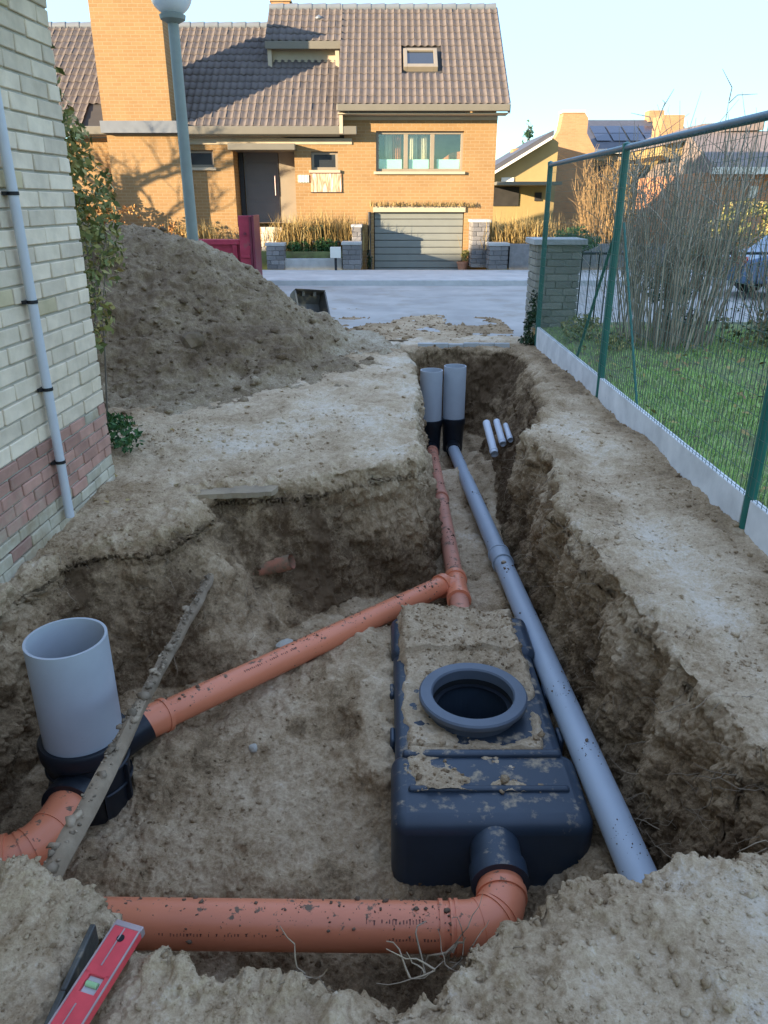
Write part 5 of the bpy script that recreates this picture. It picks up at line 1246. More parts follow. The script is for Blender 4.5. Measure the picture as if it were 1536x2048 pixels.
# steps to the front door
st = thing('front_steps', 'pale stone steps rising to the front door', 'steps', (X(538, 460, 21), 21, 0))
for k in range(6):
    y0_ = 20.80 + k * 0.2; mb = MB(); mb.box(YX(522, y0_, 470), YX(564, y0_, 470), y0_, HY - .002 - (5 - k) * .002, (k) * (dz0 - .1) / 6, (k + 1) * (dz0 - .1) / 6); obj('step', mb, MT['step'], st, bevel=0.006)

# ================================================================== PLANTS
def leaf_cloud(blobs, n, size, aspect=0.5, droop=0.0):
    """many small leaf quads spread through ellipsoids, thinned by noise so gaps show"""
    Vs, Fs = [], []; tot = sum(b_[3] * b_[4] * b_[5] for b_ in blobs)
    for (bx_, by_, bz_, rx, ry, rz) in blobs:
        m_ = max(8, int(n * rx * ry * rz / tot)); u_ = RNG.standard_normal((m_ * 2, 3)); u_ /= np.linalg.norm(u_, axis=1, keepdims=True)
        r_ = RNG.random((m_ * 2, 1)) ** 0.45; p_ = u_ * r_ * np.array([rx, ry, rz]) + np.array([bx_, by_, bz_])
        g_ = fbm(p_ * (1.6 / max(rx, ry, rz) * 1.2), 3, int(RNG.integers(1000))); p_ = p_[np.argsort(-g_)][:m_]
        a_ = RNG.standard_normal((m_, 3)); a_ /= np.linalg.norm(a_, axis=1, keepdims=True); a_[:, 2] -= droop
        b2 = np.cross(a_, RNG.standard_normal((m_, 3))); b2 /= np.linalg.norm(b2, axis=1, keepdims=True)
        s_ = size * RNG.uniform(.6, 1.4, (m_, 1)); c_ = np.cross(a_, b2) * .25
        q = np.stack([p_ - a_ * s_, p_ + b2 * s_ * aspect + c_ * s_ * .5, p_ + a_ * s_, p_ - b2 * s_ * aspect + c_ * s_ * .5], 1)
        o = sum(len(x_) for x_ in Vs); Vs.append(q.reshape(-1, 3)); Fs.append(np.arange(m_ * 4).reshape(-1, 4) + o)
    return np.vstack(Vs), np.vstack(Fs)
def blades(pts, h, wd, lean=0.35):
    n = len(pts); a = RNG.uniform(0, 6.283, n); ln = RNG.uniform(0, lean, n); hh = h * RNG.uniform(.5, 1.3, n)
    d_ = np.stack([np.cos(a), np.sin(a), np.zeros(n)], 1); pr_ = np.stack([-np.sin(a), np.cos(a), np.zeros(n)], 1)
    up_ = np.array([0, 0, 1.0]); P0 = pts - pr_ * wd; P1 = pts + pr_ * wd
    mid = pts + up_ * hh[:, None] * .6 + d_ * (ln * hh * .35)[:, None]; tip = pts + up_ * hh[:, None] * (1 - .35 * ln[:, None]) + d_ * (ln * hh * 1.1)[:, None]
    Vq = np.stack([P0, P1, mid + pr_ * wd * .7, mid - pr_ * wd * .7, tip], 1).reshape(-1, 3); o = np.arange(n)[:, None] * 5
    return Vq, np.concatenate([o + np.array([[0, 1, 2]]), o + np.array([[0, 2, 3]]), o + np.array([[3, 2, 4]])])
# lawn grass
gpts = RNG.uniform([1.94, 2.2], [6.5, 9.9], (110000, 2)); cl = n2(gpts[:, 0], gpts[:, 1], 1.1, 3, 300)
pr = np.exp(-(gpts[:, 1] - 2.2) / 4.5) * (0.35 + smooth(-.3, .4, cl)) * np.where(gpts[:, 0] > 4.5, .5, 1)
gpts = gpts[RNG.random(len(gpts)) < pr * 1.9]
Vq, Tq = blades(np.column_stack([gpts, 0.08 + 0.03 * n2(gpts[:, 0], gpts[:, 1], 1.2, 3, 7)]), 0.075, 0.0032, 0.9)
np_mesh('grass', Vq, Tq, MT['grass'], kind='stuff')['label'] = 'green grass behind the concrete boards of the fence'
def plant(name, label, cat, blobs, n, size, mk, loc, group=None, stems=0, stem_r=0.008, aspect=0.5, stem_mat='bark', part='crown'):
    t_ = thing(name, label, cat, loc, group); v_, f_ = leaf_cloud(blobs, n, size, aspect)
    np_mesh(part, v_, f_, MT[mk], t_)
    if stems:
        mb = MB()
        for k in range(stems):
            b_ = random.choice(blobs); e = Vector((b_[0] + random.uniform(-.6, .6) * b_[3], b_[1] + random.uniform(-.6, .6) * b_[4], b_[2] + random.uniform(0, .8) * b_[5]))
            s_ = Vector(loc) + Vector((random.uniform(-.1, .1), random.uniform(-.1, .1), -0.02)); m_ = s_.lerp(e, .5) + Vector((random.uniform(-.1, .1), random.uniform(-.1, .1), .08))
            mb.tube([s_, m_, e], [stem_r, stem_r * .7, stem_r * .3], 5)
        obj('stems', mb, MT[stem_mat], t_, smooth=60)
    return t_
# shrub at the near house corner
bl = [(-2.03, 5.1, 1.25, .20, .28, .42), (-2.02, 5.15, 1.85, .17, .26, .42), (-2.10, 5.2, 2.3, .14, .22, .26), (-1.93, 5.0, 0.95, .17, .22, .30), (-1.86, 5.25, 1.3, .14, .2, .22), (-2.2, 5.6, 1.5, .35, .4, .7)]
plant('climbing_shrub', 'tall thin olive green shrub growing at the corner of the cream house', 'shrub', bl, 3600, 0.028, 'leaf_olive', (-2.1, 5.15, 0.0), stems=16, stem_r=0.008)
plant('weed_clump', 'bright green weeds at the foot of the cream house corner', 'weeds', [(-1.86, 5.1, .12, .16, .2, .12), (-1.75, 4.95, .08, .09, .12, .07)], 420, 0.022, 'leaf_green', (-1.84, 5.05, 0.0), part='leaves')
# copper hedge and dry grasses before the far house
plant('beech_hedge', 'copper leaved beech hedge in sun beside the brick chimney', 'hedge', [(-7.6, 20.9, .9, .8, .5, .9), (-6.5, 20.9, .8, .7, .5, .75), (-5.7, 20.9, .65, .5, .4, .55), (-8.3, 20.9, 1.6, .5, .4, .8)], 5200, 0.05, 'leaf_beech', (-7.0, 20.9, 0), stems=18, stem_r=.02, part='leaves')
def grass_tuft(label, c, rx, ry, h, n=500, mk='drygrass', group='dry ornamental grasses by the far house'):
    t_ = thing('ornamental_grass', label, 'grass clump', c, group); pts = np.column_stack([RNG.normal(c[0], rx, n), RNG.normal(c[1], ry, n), np.full(n, c[2])])
    v_, f_ = blades(pts, h, 0.010, 1.1); np_mesh('blades', v_, f_, MT[mk], t_); return t_
grass_tuft('dry golden grass clump behind the lamp post base', (-4.95, 21.2, .4), .35, .25, .75)
grass_tuft('dry golden grass clump right of the front steps', (-2.45, 21.4, .42), .30, .22, .85)
grass_tuft('dry golden grass clump below the striped picture panel', (-1.75, 21.5, .42), .36, .22, .95)
grass_tuft('dry golden grass clump left of the drive wall top', (-1.15, 21.55, .42), .26, .2, .85)
grass_tuft('dry tan grass clump right of the garage drive', (3.45, 21.4, .45), .4, .25, .85)
grass_tuft('dry tan grass clump nearest the fence end post', (4.15, 21.3, .45), .45, .25, .80)
t_ = thing('trailing_plant', 'thin dry grass growing along the ledge above the garage door', 'plant', (0.9, 21.9, gz1 + .15))
pts = np.column_stack([RNG.uniform(gx0 - .1, gx1 + .25, 320), RNG.normal(21.90, .025, 320), np.full(320, gz1 + .142)]); v_, f_ = blades(pts, .15, .008, 1.0); np_mesh('blades', v_, f_, MT['drygrass'], t_)
plant('bed_shrub', 'dark green low shrub in the planted bed by the letter box', 'shrub', [(-1.55, 20.95, .55, .35, .22, .22)], 900, .035, 'leaf_green', (-1.55, 20.95, .3), part='leaves', group='shrubs in the planted bed')
plant('bed_shrub', 'green shrub in the planted bed next to the low stone pillar', 'shrub', [(-2.25, 20.95, .5, .34, .22, .2)], 800, .035, 'leaf_green', (-2.25, 20.95, .3), part='leaves', group='shrubs in the planted bed')
plant('bed_shrub', 'bluish evergreen shrub at the back of the planted bed', 'shrub', [(-1.75, 21.35, .85, .5, .2, .2)], 900, .035, 'leaf_ever', (-1.75, 21.35, .4), part='leaves', group='shrubs in the planted bed')
plant('round_shrub', 'rounded bright green shrub behind the pillar cap', 'shrub', [(4.8, 19.9, .75, .60, .5, .32)], 1500, .04, 'leaf_green', (4.8, 19.9, 0.0), stems=8, stem_r=.012, part='leaves')
fp = thing('flower_pot', 'terracotta pot with a small plant at the right of the garage', 'pot', (X(932, 535, 21.8), 21.7, -.20))
mb = MB(); mb.lathe([(.0001, 0), (.10, 0), (.15, .26), (.165, .26), (.165, .30), (.14, .30), (.13, .25), (.0001, .25)], (X(925, 535, 21.7), 21.7, -.2), 24); obj('pot', mb, MT['terracotta'], fp, smooth=40)
v_, f_ = leaf_cloud([(X(933, 525, 21.7), 21.7, .26, .17, .15, .16)], 260, .035); np_mesh('leaves', v_, f_, MT['leaf_olive'], fp)
plant('pot_plant', 'dark thin plant against the left jamb of the garage', 'plant', [(X(739, 520, 21.8), 21.75, .2, .08, .08, .35)], 200, .03, 'leaf_ivy', (X(739, 520, 21.8), 21.75, -.2), stems=4, stem_r=.01, part='leaves')
# ivy at the fence end
plant('ivy_clump', 'dark ivy climbing the end of the fence at the pillar foot', 'ivy', [(1.86, 9.62, .18, .10, .12, .28), (1.83, 9.55, -.02, .14, .14, .12), (1.88, 9.7, .45, .06, .08, .16)], 900, .022, 'leaf_ivy', (1.86, 9.6, -.06), part='leaves')
# leafless many-stemmed shrub
def stem_shrub(name, label, c, n, spread_b, spread_t, h, mk, r=0.008, tw=2, group=None):
    t_ = thing(name, label, 'shrub', c, group); mb = MB()
    for k in range(n):
        a_ = random.uniform(0, 6.283); rb = spread_b * math.sqrt(random.random()); rt = rb / spread_b * spread_t * random.uniform(.7, 1.25)
        s_ = Vector((c[0] + rb * math.cos(a_), c[1] + rb * math.sin(a_), c[2] - .03)); hh = h * random.uniform(.55, 1.08)
        e = Vector((c[0] + rt * math.cos(a_) + random.uniform(-.12, .12), c[1] + rt * math.sin(a_), c[2] + hh)); m_ = s_.lerp(e, .5) + Vector((random.uniform(-.13, .13), random.uniform(-.1, .1), .03))
        rr = r * random.uniform(.5, 1.3); mb.tube([s_, m_, e], [rr, rr * .75, rr * .3], 5)
        for q in range(tw):
            f_ = random.uniform(.35, .9); p_ = s_.lerp(e, f_) + (m_ - s_.lerp(e, .5)) * (1 - abs(2 * f_ - 1)); d_ = Vector((random.uniform(-1, 1), random.uniform(-1, 1), random.uniform(.3, 2.0))).normalized() * hh * random.uniform(.10, .34)
            mb.tube([p_, p_ + d_ * .55 + Vector((0, 0, .02)), p_ + d_], [rr * .5, rr * .4, rr * .15], 4)
    obj('stems', mb, MT[mk], t_, smooth=60); return t_
stem_shrub('bare_shrub', 'large leafless grey shrub of many upright stems behind the wire fence', (3.22, 8.7, .10), 165, .50, .78, 2.1, 'stem', .0088, 8)
stem_shrub('bare_shrub', 'small leafless tan shrub in sun by the far yellow house', (5.9, 21.5, -.05), 160, .35, .8, 2.6, 'tan_twig', .014, 3)
stem_shrub('bare_shrub', 'thin leafless grey shrub at the right edge of the lawn', (4.75, 8.9, .10), 110, .35, .8, 1.3, 'stem', .008, 3)
for lab, org, tw_ in (('wispy leafless branches rising from the left part of the grey shrub', (3.1, 8.75, .1), ((1308, 330, 1310, 262, 1318, 235), (1318, 237, 1326, 215, 1348, 178), (1308, 262, 1300, 234, 1262, 226), (1322, 226, 1330, 205, 1325, 200))),
        ('wispy leafless branch curving up from the right part of the grey shrub', (3.9, 8.75, .1), ((1452, 330, 1450, 250, 1458, 200), (1458, 202, 1464, 175, 1445, 138), (1458, 206, 1475, 190, 1515, 188)))):
    mb = MB(); bt = thing('bare_branch', lab, 'branch', org)
    st0 = at(*tw_[0][:2], 8.75); mb.tube([Vector(org) + Vector((0, 0, -.02)), (Vector(org) + st0) / 2 + Vector((.04, 0, 0)), st0], [.009, .008, .006], 5)
    for (u0, v0, u1, v1, u2, v2) in tw_: mb.tube([at(u0, v0, 8.75), at(u1, v1, 8.75), at(u2, v2, 8.75)], [.006, .005, .002], 5)
    obj('twigs', mb, MT['stem'], bt)
plant('evergreen_clump', 'dark evergreen foliage growing low inside the grey shrub', 'shrub', [(3.35, 9.1, .75, .32, .25, .32), (3.5, 9.0, .35, .25, .2, .3)], 700, .03, 'leaf_ever', (3.4, 9.05, .1), stems=5, part='leaves')
plant('weedy_shrub', 'faded leafy weeds at the right edge of the lawn', 'weeds', [(4.6, 7.6, .55, .55, .6, .45), (5.1, 8.6, .9, .6, .5, .6), (4.0, 8.3, .35, .4, .4, .25), (5.0, 6.8, .5, .4, .5, .4)], 2600, .032, 'weed', (4.7, 7.9, .1), stems=30, stem_r=.005, part='leaves')
plant('weedy_shrub', 'low green weeds between the pillar and the second fence post', 'weeds', [(2.35, 9.0, .24, .25, .4, .16), (2.6, 8.4, .2, .25, .3, .12)], 700, .026, 'leaf_olive', (2.4, 8.8, .1), part='leaves')
# fallen leaves
lp_ = RNG.uniform([2.0, 2.6], [6.0, 9.6], (420, 2)); zz = 0.11 + 0.03 * n2(lp_[:, 0], lp_[:, 1], 1.2, 3, 7) + RNG.uniform(.0, .05, len(lp_))
def flat_leaves(P3, size):
    n = len(P3); a = RNG.uniform(0, 6.28, n); t_ = RNG.normal(0, .35, (n, 2)); s_ = size * RNG.uniform(.6, 1.4, (n, 1))
    d_ = np.stack([np.cos(a), np.sin(a), t_[:, 0]], 1) * s_; e = np.stack([-np.sin(a), np.cos(a), t_[:, 1]], 1) * s_ * .6
    q = np.stack([P3 - d_, P3 + e + [0, 0, .006], P3 + d_, P3 - e + [0, 0, .006]], 1).reshape(-1, 3); return q, np.arange(n * 4).reshape(-1, 4)
v_, f_ = flat_leaves(np.column_stack([lp_, zz]), .035); np_mesh('fallen_leaves', v_, f_, MT['leaf_fallen'], kind='stuff')['label'] = 'brown fallen leaves on the lawn behind the fence'
p, i = sample_tris(GV, GT, 60, lambda c: (c[:, 0] < -0.9) * (c[:, 1] > 3.9) * (c[:, 1] < 7) * 1.0 + 1e-9)
v_, f_ = flat_leaves(p + [0, 0, .012], .022); np_mesh('fallen_leaves', v_, f_, MT['leaf_fallen'], kind='stuff')['label'] = 'yellow fallen leaves near the cream house corner'

# ================================================================== STREET THINGS
# lamp post
lb = at(385, 470, 11.6); lxp = lb.x
la = thing('street_lamp', 'slim grey green street lamp with opal globe behind the soil heap', 'street lamp', (lxp, 11.6, -.12))
ztop = at(335, 36, 11.6).z
mb = MB(); mb.tube([(lxp, 11.6, -.13), (lxp, 11.6, .9), (lxp, 11.6, ztop)], [.088, .082, .070], 24); obj('pole', mb, MT['lamp_pole'], la, smooth=40)
mb = MB(); mb.lathe([(.08, ztop - .06), (.16, ztop - .02), (.17, ztop + .03), (.13, ztop + .05)], (lxp, 11.6, 0), 28); obj('globe_holder', mb, MT['lamp_pole'], la, smooth=40)
mb = MB(); mb.lathe([(.12, ztop + .04)] + [(.275 * math.sin(a_), ztop + .29 - .275 * math.cos(a_)) for a_ in [R(28 + 8 * k) for k in range(19)]] + [(.0001, ztop + .565)], (lxp, 11.6, 0), 36); obj('globe', mb, MT['globe'], la, smooth=60)
mb = MB(); mb.lathe([(.0001, ztop + .05), (.09, ztop + .06), (.09, ztop + .25), (.06, ztop + .30), (.0001, ztop + .30)], (lxp, 11.6, 0), 20); obj('bulb_housing', mb, MT['globe_dark'], la, smooth=40)
# red skip
sk_ = thing('skip_container', 'crimson steel skip container with tall end gate parked at the far kerb', 'skip', (-4.5, 16.8, -.12))
gX0, gX1 = YX(482, 16.9, 500), YX(509, 16.9, 500); zt = at(0, 431, 16.9).z; zb = at(0, 480, 16.9).z
mb = MB(); mb.box(gX0, gX1, 16.78, 16.86, -.10, zt); obj('end_gate', mb, MT['skip'], sk_, bevel=.012)
mb = MB(); mb.box(gX1 + .002, gX1 + .05, 16.70, 17.5, -.12, zt + .01); mb.box(gX1 - .06, gX1 - .01, 16.74, 16.778, -.1, zt - .02); obj('gate_frame', mb, MT['skip_shade'], sk_, bevel=.01)
mb = MB(); mb.box(gX0 + .02, gX1 - .07, 16.75, 16.778, .52, .58); mb.box(gX0 + .02, gX1 - .07, 16.75, 16.778, .08, .13); obj('rib', mb, MT['skip'], sk_, bevel=.006)
mb = MB(); mb.prism([(16.9, zb), (17.45, zb), (17.45, -.05), (17.0, -.05)], 'X', gX0 - 3.6, gX0 - .01); obj('body', mb, MT['skip'], sk_, bevel=.01)
mb = MB(); mb.box(gX0 - 3.6, gX0 - .01, 16.83, 16.92, zb - .09, zb + .01); obj('top_rail', mb, MT['skip'], sk_, bevel=.01)
for k in range(5): mb = MB(); xx = gX0 - .12 - k * .75; mb.prism([(16.84, zb - .1), (16.9, zb - .1), (16.99, -.05), (16.93, -.05)], 'X', xx - .05, xx + .05); obj('rib', mb, MT['skip'], sk_, bevel=.008)
mb = MB(); mb.tube([(gX0 + .13, 16.74, 1.0), (gX0 + .13, 16.78, 1.0)], .03, 12); mb.tube([(gX0 + .22, 16.74, .78), (gX0 + .22, 16.78, .78)], .02, 12); obj('latch', mb, MT['skip_shade'], sk_)
# digger bucket at the toe of the heap
bx0, by0 = -0.98, 10.0
bk = thing('digger_bucket', 'worn steel digger bucket lying at the foot of the soil heap', 'bucket', (bx0, by0, 0))
zo = max(gz(bx0, by0), float(heap_h(np.array([bx0]), np.array([by0]))[0])) - 0.06; xo, bw = bx0, .21
prof = [(by0 - .18, .02), (by0, 0.0), (by0 + .16, .05), (by0 + .22, .16), (by0 + .18, .30), (by0 + .05, .36)]
mb = MB(); outer = [(p_[0], p_[1] + zo) for p_ in prof]; inner = [(p_[0] - .014, p_[1] + zo + .020) for p_ in prof]
n = len(prof); vs = [(xo + s_ * bw, *q) for s_ in (-1, 1) for q in outer + inner[::-1]]
mb.add(vs, [(k, (k + 1) % (2 * n), (k + 1) % (2 * n) + 2 * n, k + 2 * n) for k in range(2 * n)]); obj('shell', mb, MT['steel'], bk, fixn=True)
for s_ in (-1, 1):
    mb = MB(); mb.prism(outer, 'X', xo + s_ * bw - .010, xo + s_ * bw + .010); obj('side_plate', mb, MT['steel'], bk)
mb = MB(); mb.box(xo - bw - .03, xo + bw + .03, by0 - .29, by0 - .16, zo + .015, zo + .040); obj('cutting_edge', mb, MT['alu'], bk, bevel=.004)
for q_ in (-.08, .08): mb = MB(); mb.box(xo + q_ - .02, xo + q_ + .02, by0 + .08, by0 + .24, zo + .29, zo + .36); obj('bracket', mb, MT['steel'], bk)
bk.rotation_euler = (0.0, 0.10, 0.50)
# railing and its gate behind the shrub
def railing(label, x0, x1, y, z0, z1, step=.11):
    t_ = thing('railing', label, 'railing', ((x0 + x1) / 2, y, z0)); mb = MB(); mb.tube([(x0, y, z1), (x1, y, z1)], .018, 8); mb.tube([(x0, y, z0 + .12), (x1, y, z0 + .12)], .014, 8); obj('rail', mb, MT['black_metal'], t_)
    x_ = x0
    while x_ <= x1: mb = MB(); mb.tube([(x_, y, z0), (x_, y, z1 + .03)], .008, 6); obj('bar', mb, MT['black_metal'], t_); x_ += step
railing('low black garden railing between the pillar and the grey shrub', 2.56, 3.3, 10.2, -.08, 1.0)
railing('black garden railing right of the grey shrub', 4.2, 6.6, 10.2, -.08, 1.0)
railing('small dark railing above the planted bed left of the drive', YX(625, 20.9), YX(700, 20.9), 21.0, .35, at(0, 484, 20.9).z, .09)
# parked car
ca = at(1540, 480, 15.5)
cr = thing('parked_car', 'dark blue car parked at the right behind the shrub', 'car', (ca.x + 1.0, 15.6, -.125))
X0 = ca.x - .75
prof = [(0, .30), (.05, .72), (.75, .88), (1.35, 1.36), (2.9, 1.38), (3.6, .92), (4.15, .80), (4.2, .30)]
mb = MB(); mb.prism([(X0 + a_, b_ - .125) for a_, b_ in prof], 'Y', 14.75, 16.35); obj('body', mb, MT['car'], cr, smooth=40, bevel=.07, seg=3)
mb = MB(); mb.prism([(X0 + a_, b_ - .125) for a_, b_ in ((.95, .92), (1.42, 1.30), (2.1, 1.32), (2.1, .92))], 'Y', 14.74, 14.749); obj('side_window', mb, MT['dark_glass'], cr); mb = MB(); mb.prism([(X0 + a_, b_ - .125) for a_, b_ in ((2.18, .92), (2.18, 1.32), (2.86, 1.31), (3.35, .95))], 'Y', 14.74, 14.749); obj('side_window', mb, MT['dark_glass'], cr)
for xx in (.85, 3.35):
    for yy in (14.72, 16.18):
        mb = MB(); mb.tube([(X0 + xx, yy, .19), (X0 + xx, yy + .2, .19)], .315, 28); wh = obj('wheel', mb, MT['rubber'], cr, smooth=40)
        mb = MB(); mb.tube([(X0 + xx, yy - .01, .19), (X0 + xx, yy + .02, .19)], .19, 20); obj('rim', mb, MT['alu'], wh, smooth=40)
mb = MB(); mb.box(X0 - .012, X0 + .10, 14.85, 15.1, .52, .66); obj('tail_light', mb, MT['lens'], cr, bevel=.01)
# bare tree beyond the left edge; its shadow falls on the chimney wall
tr = thing('bare_tree', 'bare street tree beyond the left edge of the picture', 'tree', (-12.6, 17.9, 0))
tw_, wd = MB(), MB(); wd.tube([(-12.6, 17.9, -.05), (-12.55, 17.9, 2.0), (-12.6, 17.95, 3.6)], [.17, .14, .10], 10)
def branch(mb, p_, d_, L_, r_, dep_):
    q = p_ + d_ * L_; mb.tube([p_, p_.lerp(q, .5) + Vector((random.uniform(-.05, .05),) * 3) * L_, q], [r_, r_ * .8, r_ * .55], 5)
    if dep_:
        for _ in range(3): branch(mb, p_.lerp(q, random.uniform(.5, 1)), (d_ + Vector((random.uniform(-.7, .7), random.uniform(-.7, .7), random.uniform(-.1, .5)))).normalized(), L_ * .68, r_ * .55, dep_ - 1)
for k in range(8):
    a_ = k * .8; branch(tw_, Vector((-12.58, 17.93, 1.8 + k * .24)), Vector((math.cos(a_), math.sin(a_), .9)).normalized(), 1.2, .05, 3)
obj('trunk', wd, MT['bark'], tr, smooth=50); obj('branches', tw_, MT['bark'], tr)

# ================================================================== HOUSES IN THE DISTANCE, RIGHT
def ZZ(v, Y): return at(768, v, Y).z
# A: low gabled yellow house right behind the orange house
YA = 38.0; hA = thing('yellow_house', 'low yellow gabled house with a dark carport beside the orange house', 'house', (at(1040, 400, YA).x, YA, -.3))
def AX(u, Y=YA, v=350): return at(u, v, Y).x
mb = MB(); mb.prism([(AX(960), -.3), (AX(1112), -.3), (AX(1112), ZZ(285, YA)), (AX(1095), ZZ(272, YA)), (AX(960), ZZ(352, YA))], 'Y', YA, YA + 7); obj('wall', mb, MT['yellow_wall'], hA)
mb = MB(); mb.prism([(AX(955), ZZ(351, YA)), (AX(1097), ZZ(262, YA)), (AX(1097), ZZ(272, YA)), (AX(955), ZZ(360, YA))], 'Y', YA - .5, YA + 7); obj('roof', mb, MT['dark_roof'], hA)
mb = MB(); mb.prism([(AX(955), ZZ(362, YA)), (AX(1094), ZZ(274, YA)), (AX(1094), ZZ(280, YA)), (AX(955), ZZ(368, YA))], 'Y', YA - .56, YA - .45); obj('barge_board', mb, MT['white_trim'], hA)
mb = MB(); mb.box(AX(980), AX(1102), YA - 2.5, YA - .01, ZZ(372, YA), ZZ(366, YA)); obj('carport_roof', mb, MT['fascia'], hA)
mb = MB(); mb.box(AX(988), AX(1040), YA - .06, YA - .002, ZZ(412, YA), ZZ(374, YA)); obj('carport_shade_panel', mb, MT['dark'], hA); mb = MB(); mb.box(AX(1072), AX(1086), YA - .06, YA - .002, ZZ(402, YA), ZZ(385, YA)); obj('dark_window', mb, MT['dark'], hA)  # carport panel sits on the wall, its dark colour painting the opening's shade
mb = MB(); mb.box(AX(1003), AX(1028), YA - .05, YA - .002, ZZ(365, YA), ZZ(355, YA)); obj('window', mb, MT['white_trim'], hA)
mb = MB(); mb.box(AX(1044), AX(1070), YA + 3, YA + 4, ZZ(320, YA), ZZ(288, YA)); obj('chimney', mb, MT['ochre_brick'], hA)
# B: house with tall brick chimney and dark roof
YB = 44.0; hB = thing('chimney_house', 'distant house with tall ochre brick chimney and dark slate roof', 'house', (at(1240, 400, YB).x, YB, -.3))
def BX(u, v=320): return at(u, v, YB).x
mb = MB(); mb.box(BX(1112), BX(1390), YB, YB + 8, -.3, ZZ(304, YB)); obj('wall', mb, MT['yellow_wall'], hB)
mb = MB(); mb.prism([(YB - .3, ZZ(304, YB - .3)), (YB + 4, at(0, 240, YB + 4).z), (YB + 8.3, ZZ(304, YB)), (YB + 8.3, ZZ(308, YB)), (YB - .3, ZZ(308, YB))], 'X', BX(1150), BX(1400)); obj('roof', mb, MT['dark_roof'], hB)
mb = MB(); mb.box(BX(1160), BX(1400), YB - .45, YB - .31, ZZ(308, YB), ZZ(299, YB)); obj('gutter', mb, MT['white_trim'], hB)
mb = MB(); q0, q1 = YB + 1.0, YB + 3.0; s_ = (at(0, 240, YB + 4).z - ZZ(304, YB - .3)) / 4.3; zz0 = ZZ(304, YB - .3)
for k in range(4):
    x0_ = BX(1200 + k * 34); x1_ = BX(1230 + k * 34)
    for (a_, b_) in ((q0, q0 + .95), (q0 + 1.0, q1)):
        mb = MB(); mb.add([(x0_, a_, zz0 + s_ * (a_ - YB + .3) + .06), (x1_, a_, zz0 + s_ * (a_ - YB + .3) + .06), (x1_, b_, zz0 + s_ * (b_ - YB + .3) + .06), (x0_, b_, zz0 + s_ * (b_ - YB + .3) + .06)], [(0, 1, 2, 3)]); obj('solar_panel', mb, MT['solar'], hB, fixn=False)
mb = MB(); mb.prism([(BX(1090), -.3), (BX(1178), -.3), (BX(1178), ZZ(300, YB)), (BX(1160), ZZ(270, YB)), (BX(1160), ZZ(240, YB)), (BX(1150), ZZ(226, YB)), (BX(1112), ZZ(226, YB)), (BX(1108), ZZ(262, YB)), (BX(1090), ZZ(300, YB))], 'Y', YB - 1.0, YB - .02); obj('chimney', mb, MT['ochre_brick'], hB)
mb = MB(); mb.box(BX(1110), BX(1153), YB - 1.05, YB + .0, ZZ(230, YB), ZZ(224, YB)); obj('chimney_cap', mb, MT['coping'], hB)
mb = MB(); mb.box(BX(1330), BX(1362), YB + 3.6, YB + 4.4, ZZ(245, YB + 4), ZZ(222, YB + 4)); obj('small_chimney', mb, MT['ochre_brick'], hB)
mb = MB(); mb.box(BX(1186), BX(1232), YB - .05, YB - .002, ZZ(382, YB), ZZ(322, YB)); obj('window', mb, MT['dark_glass'], hB); mb = MB(); mb.box(BX(1262), BX(1300), YB - .05, YB - .002, ZZ(370, YB), ZZ(330, YB)); obj('window', mb, MT['dark_glass'], hB)
mb = MB(); mb.box(BX(1180), BX(1330), YB - .03, YB - .001, ZZ(321, YB), ZZ(310, YB)); obj('frieze', mb, MT['cream_trim'], hB)
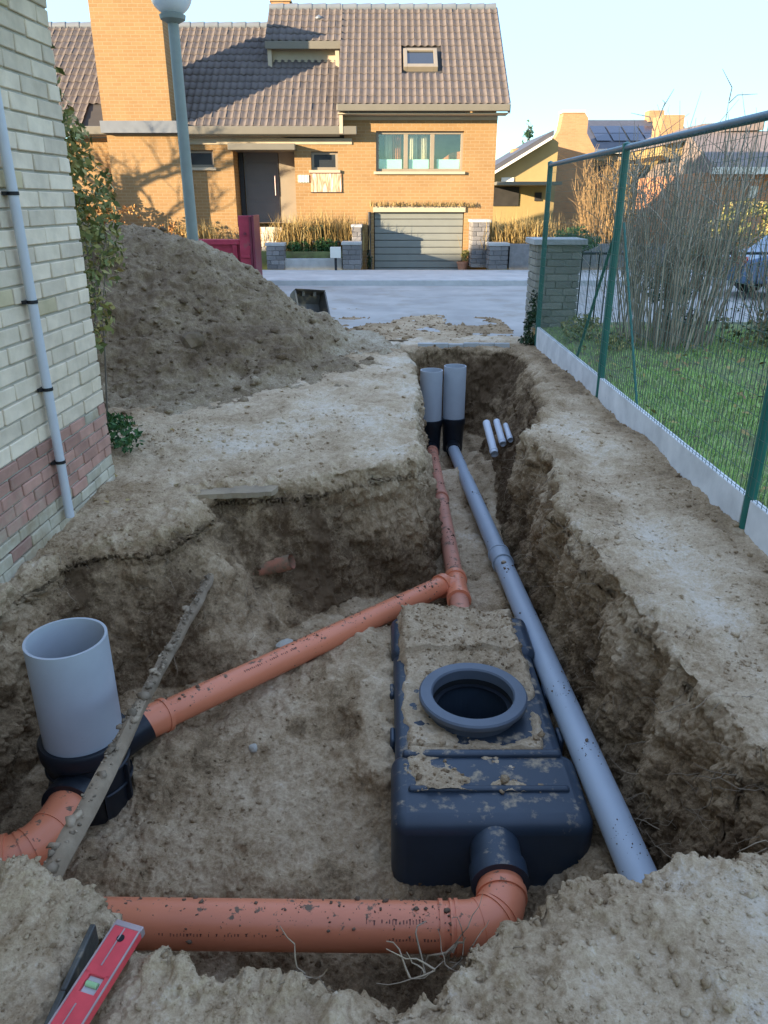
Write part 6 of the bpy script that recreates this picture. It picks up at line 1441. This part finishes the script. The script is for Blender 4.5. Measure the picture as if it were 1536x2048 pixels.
# C: house at right with brown roof and red-orange wall
YC = 33.0; hC = thing('red_brick_house', 'distant house with brown roof over a red orange brick wall at the right', 'house', (at(1480, 400, YC).x, YC, -.3))
def CX(u, v=340): return at(u, v, YC).x
mb = MB(); mb.box(CX(1402), CX(1700), YC, YC + 8, -.3, ZZ(345, YC)); obj('wall', mb, MT['red_wall'], hC)
mb = MB(); mb.prism([(YC - .6, ZZ(338, YC - .6)), (YC + 3.2, at(0, 262, YC + 3.2).z), (YC + 8, ZZ(338, YC)), (YC + 8, ZZ(343, YC)), (YC - .6, ZZ(343, YC - .6))], 'X', CX(1420), CX(1720)); obj('roof', mb, MT['brown_roof'], hC)
mb = MB(); mb.box(CX(1412), CX(1720), YC - .75, YC - .61, ZZ(348, YC - .7), ZZ(334, YC - .7)); obj('gutter', mb, MT['white_trim'], hC)
mb = MB(); mb.prism([(CX(1376), ZZ(300, YC)), (CX(1376), ZZ(278, YC)), (CX(1500), ZZ(250, YC)), (CX(1560), ZZ(248, YC)), (CX(1560), ZZ(262, YC)), (CX(1470), ZZ(282, YC)), (CX(1400), ZZ(308, YC))], 'Y', YC + 3.4, YC + 9); obj('upper_wall', mb, MT['yellow_wall'], hC)
mb = MB(); mb.prism([(CX(1370), ZZ(279, YC)), (CX(1500), ZZ(249, YC)), (CX(1580), ZZ(246, YC)), (CX(1580), ZZ(226, YC)), (CX(1450), ZZ(232, YC)), (CX(1372), ZZ(272, YC))], 'Y', YC + 3.0, YC + 9.5); obj('upper_roof', mb, MT['brown_roof'], hC)
mb = MB(); mb.box(CX(1412), CX(1462), YC + 6, YC + 7.4, ZZ(250, YC), ZZ(196, YC)); obj('chimney', mb, MT['ochre_brick'], hC)
mb = MB(); mb.box(CX(1505), CX(1522), YC - .05, YC - .002, ZZ(396, YC), ZZ(372, YC)); obj('window', mb, MT['white_trim'], hC)
# hedge line in shade between, and a far conifer
plant('garden_hedge', 'olive garden hedge in front of the red orange house', 'hedge', [(9.2, 20.5, .9, 1.0, .5, .8), (10.6, 20.5, .8, .9, .5, .7), (8.0, 20.5, .5, .6, .4, .45)], 4200, .055, 'leaf_olive', (9.3, 20.5, 0), stems=12, stem_r=.02, part='leaves')
cq = at(1056, 300, 60.0)
plant('conifer', 'slim dark conifer standing behind the yellow house roof', 'tree', [(cq.x, 60, cq.z - 1.5, .9, .9, 1.6), (cq.x, 60, cq.z + .3, .55, .55, 1.1), (cq.x, 60, cq.z + 1.3, .25, .25, .7)], 1500, .14, 'leaf_ever', (cq.x, 60, -.3), stems=6, stem_r=.06)
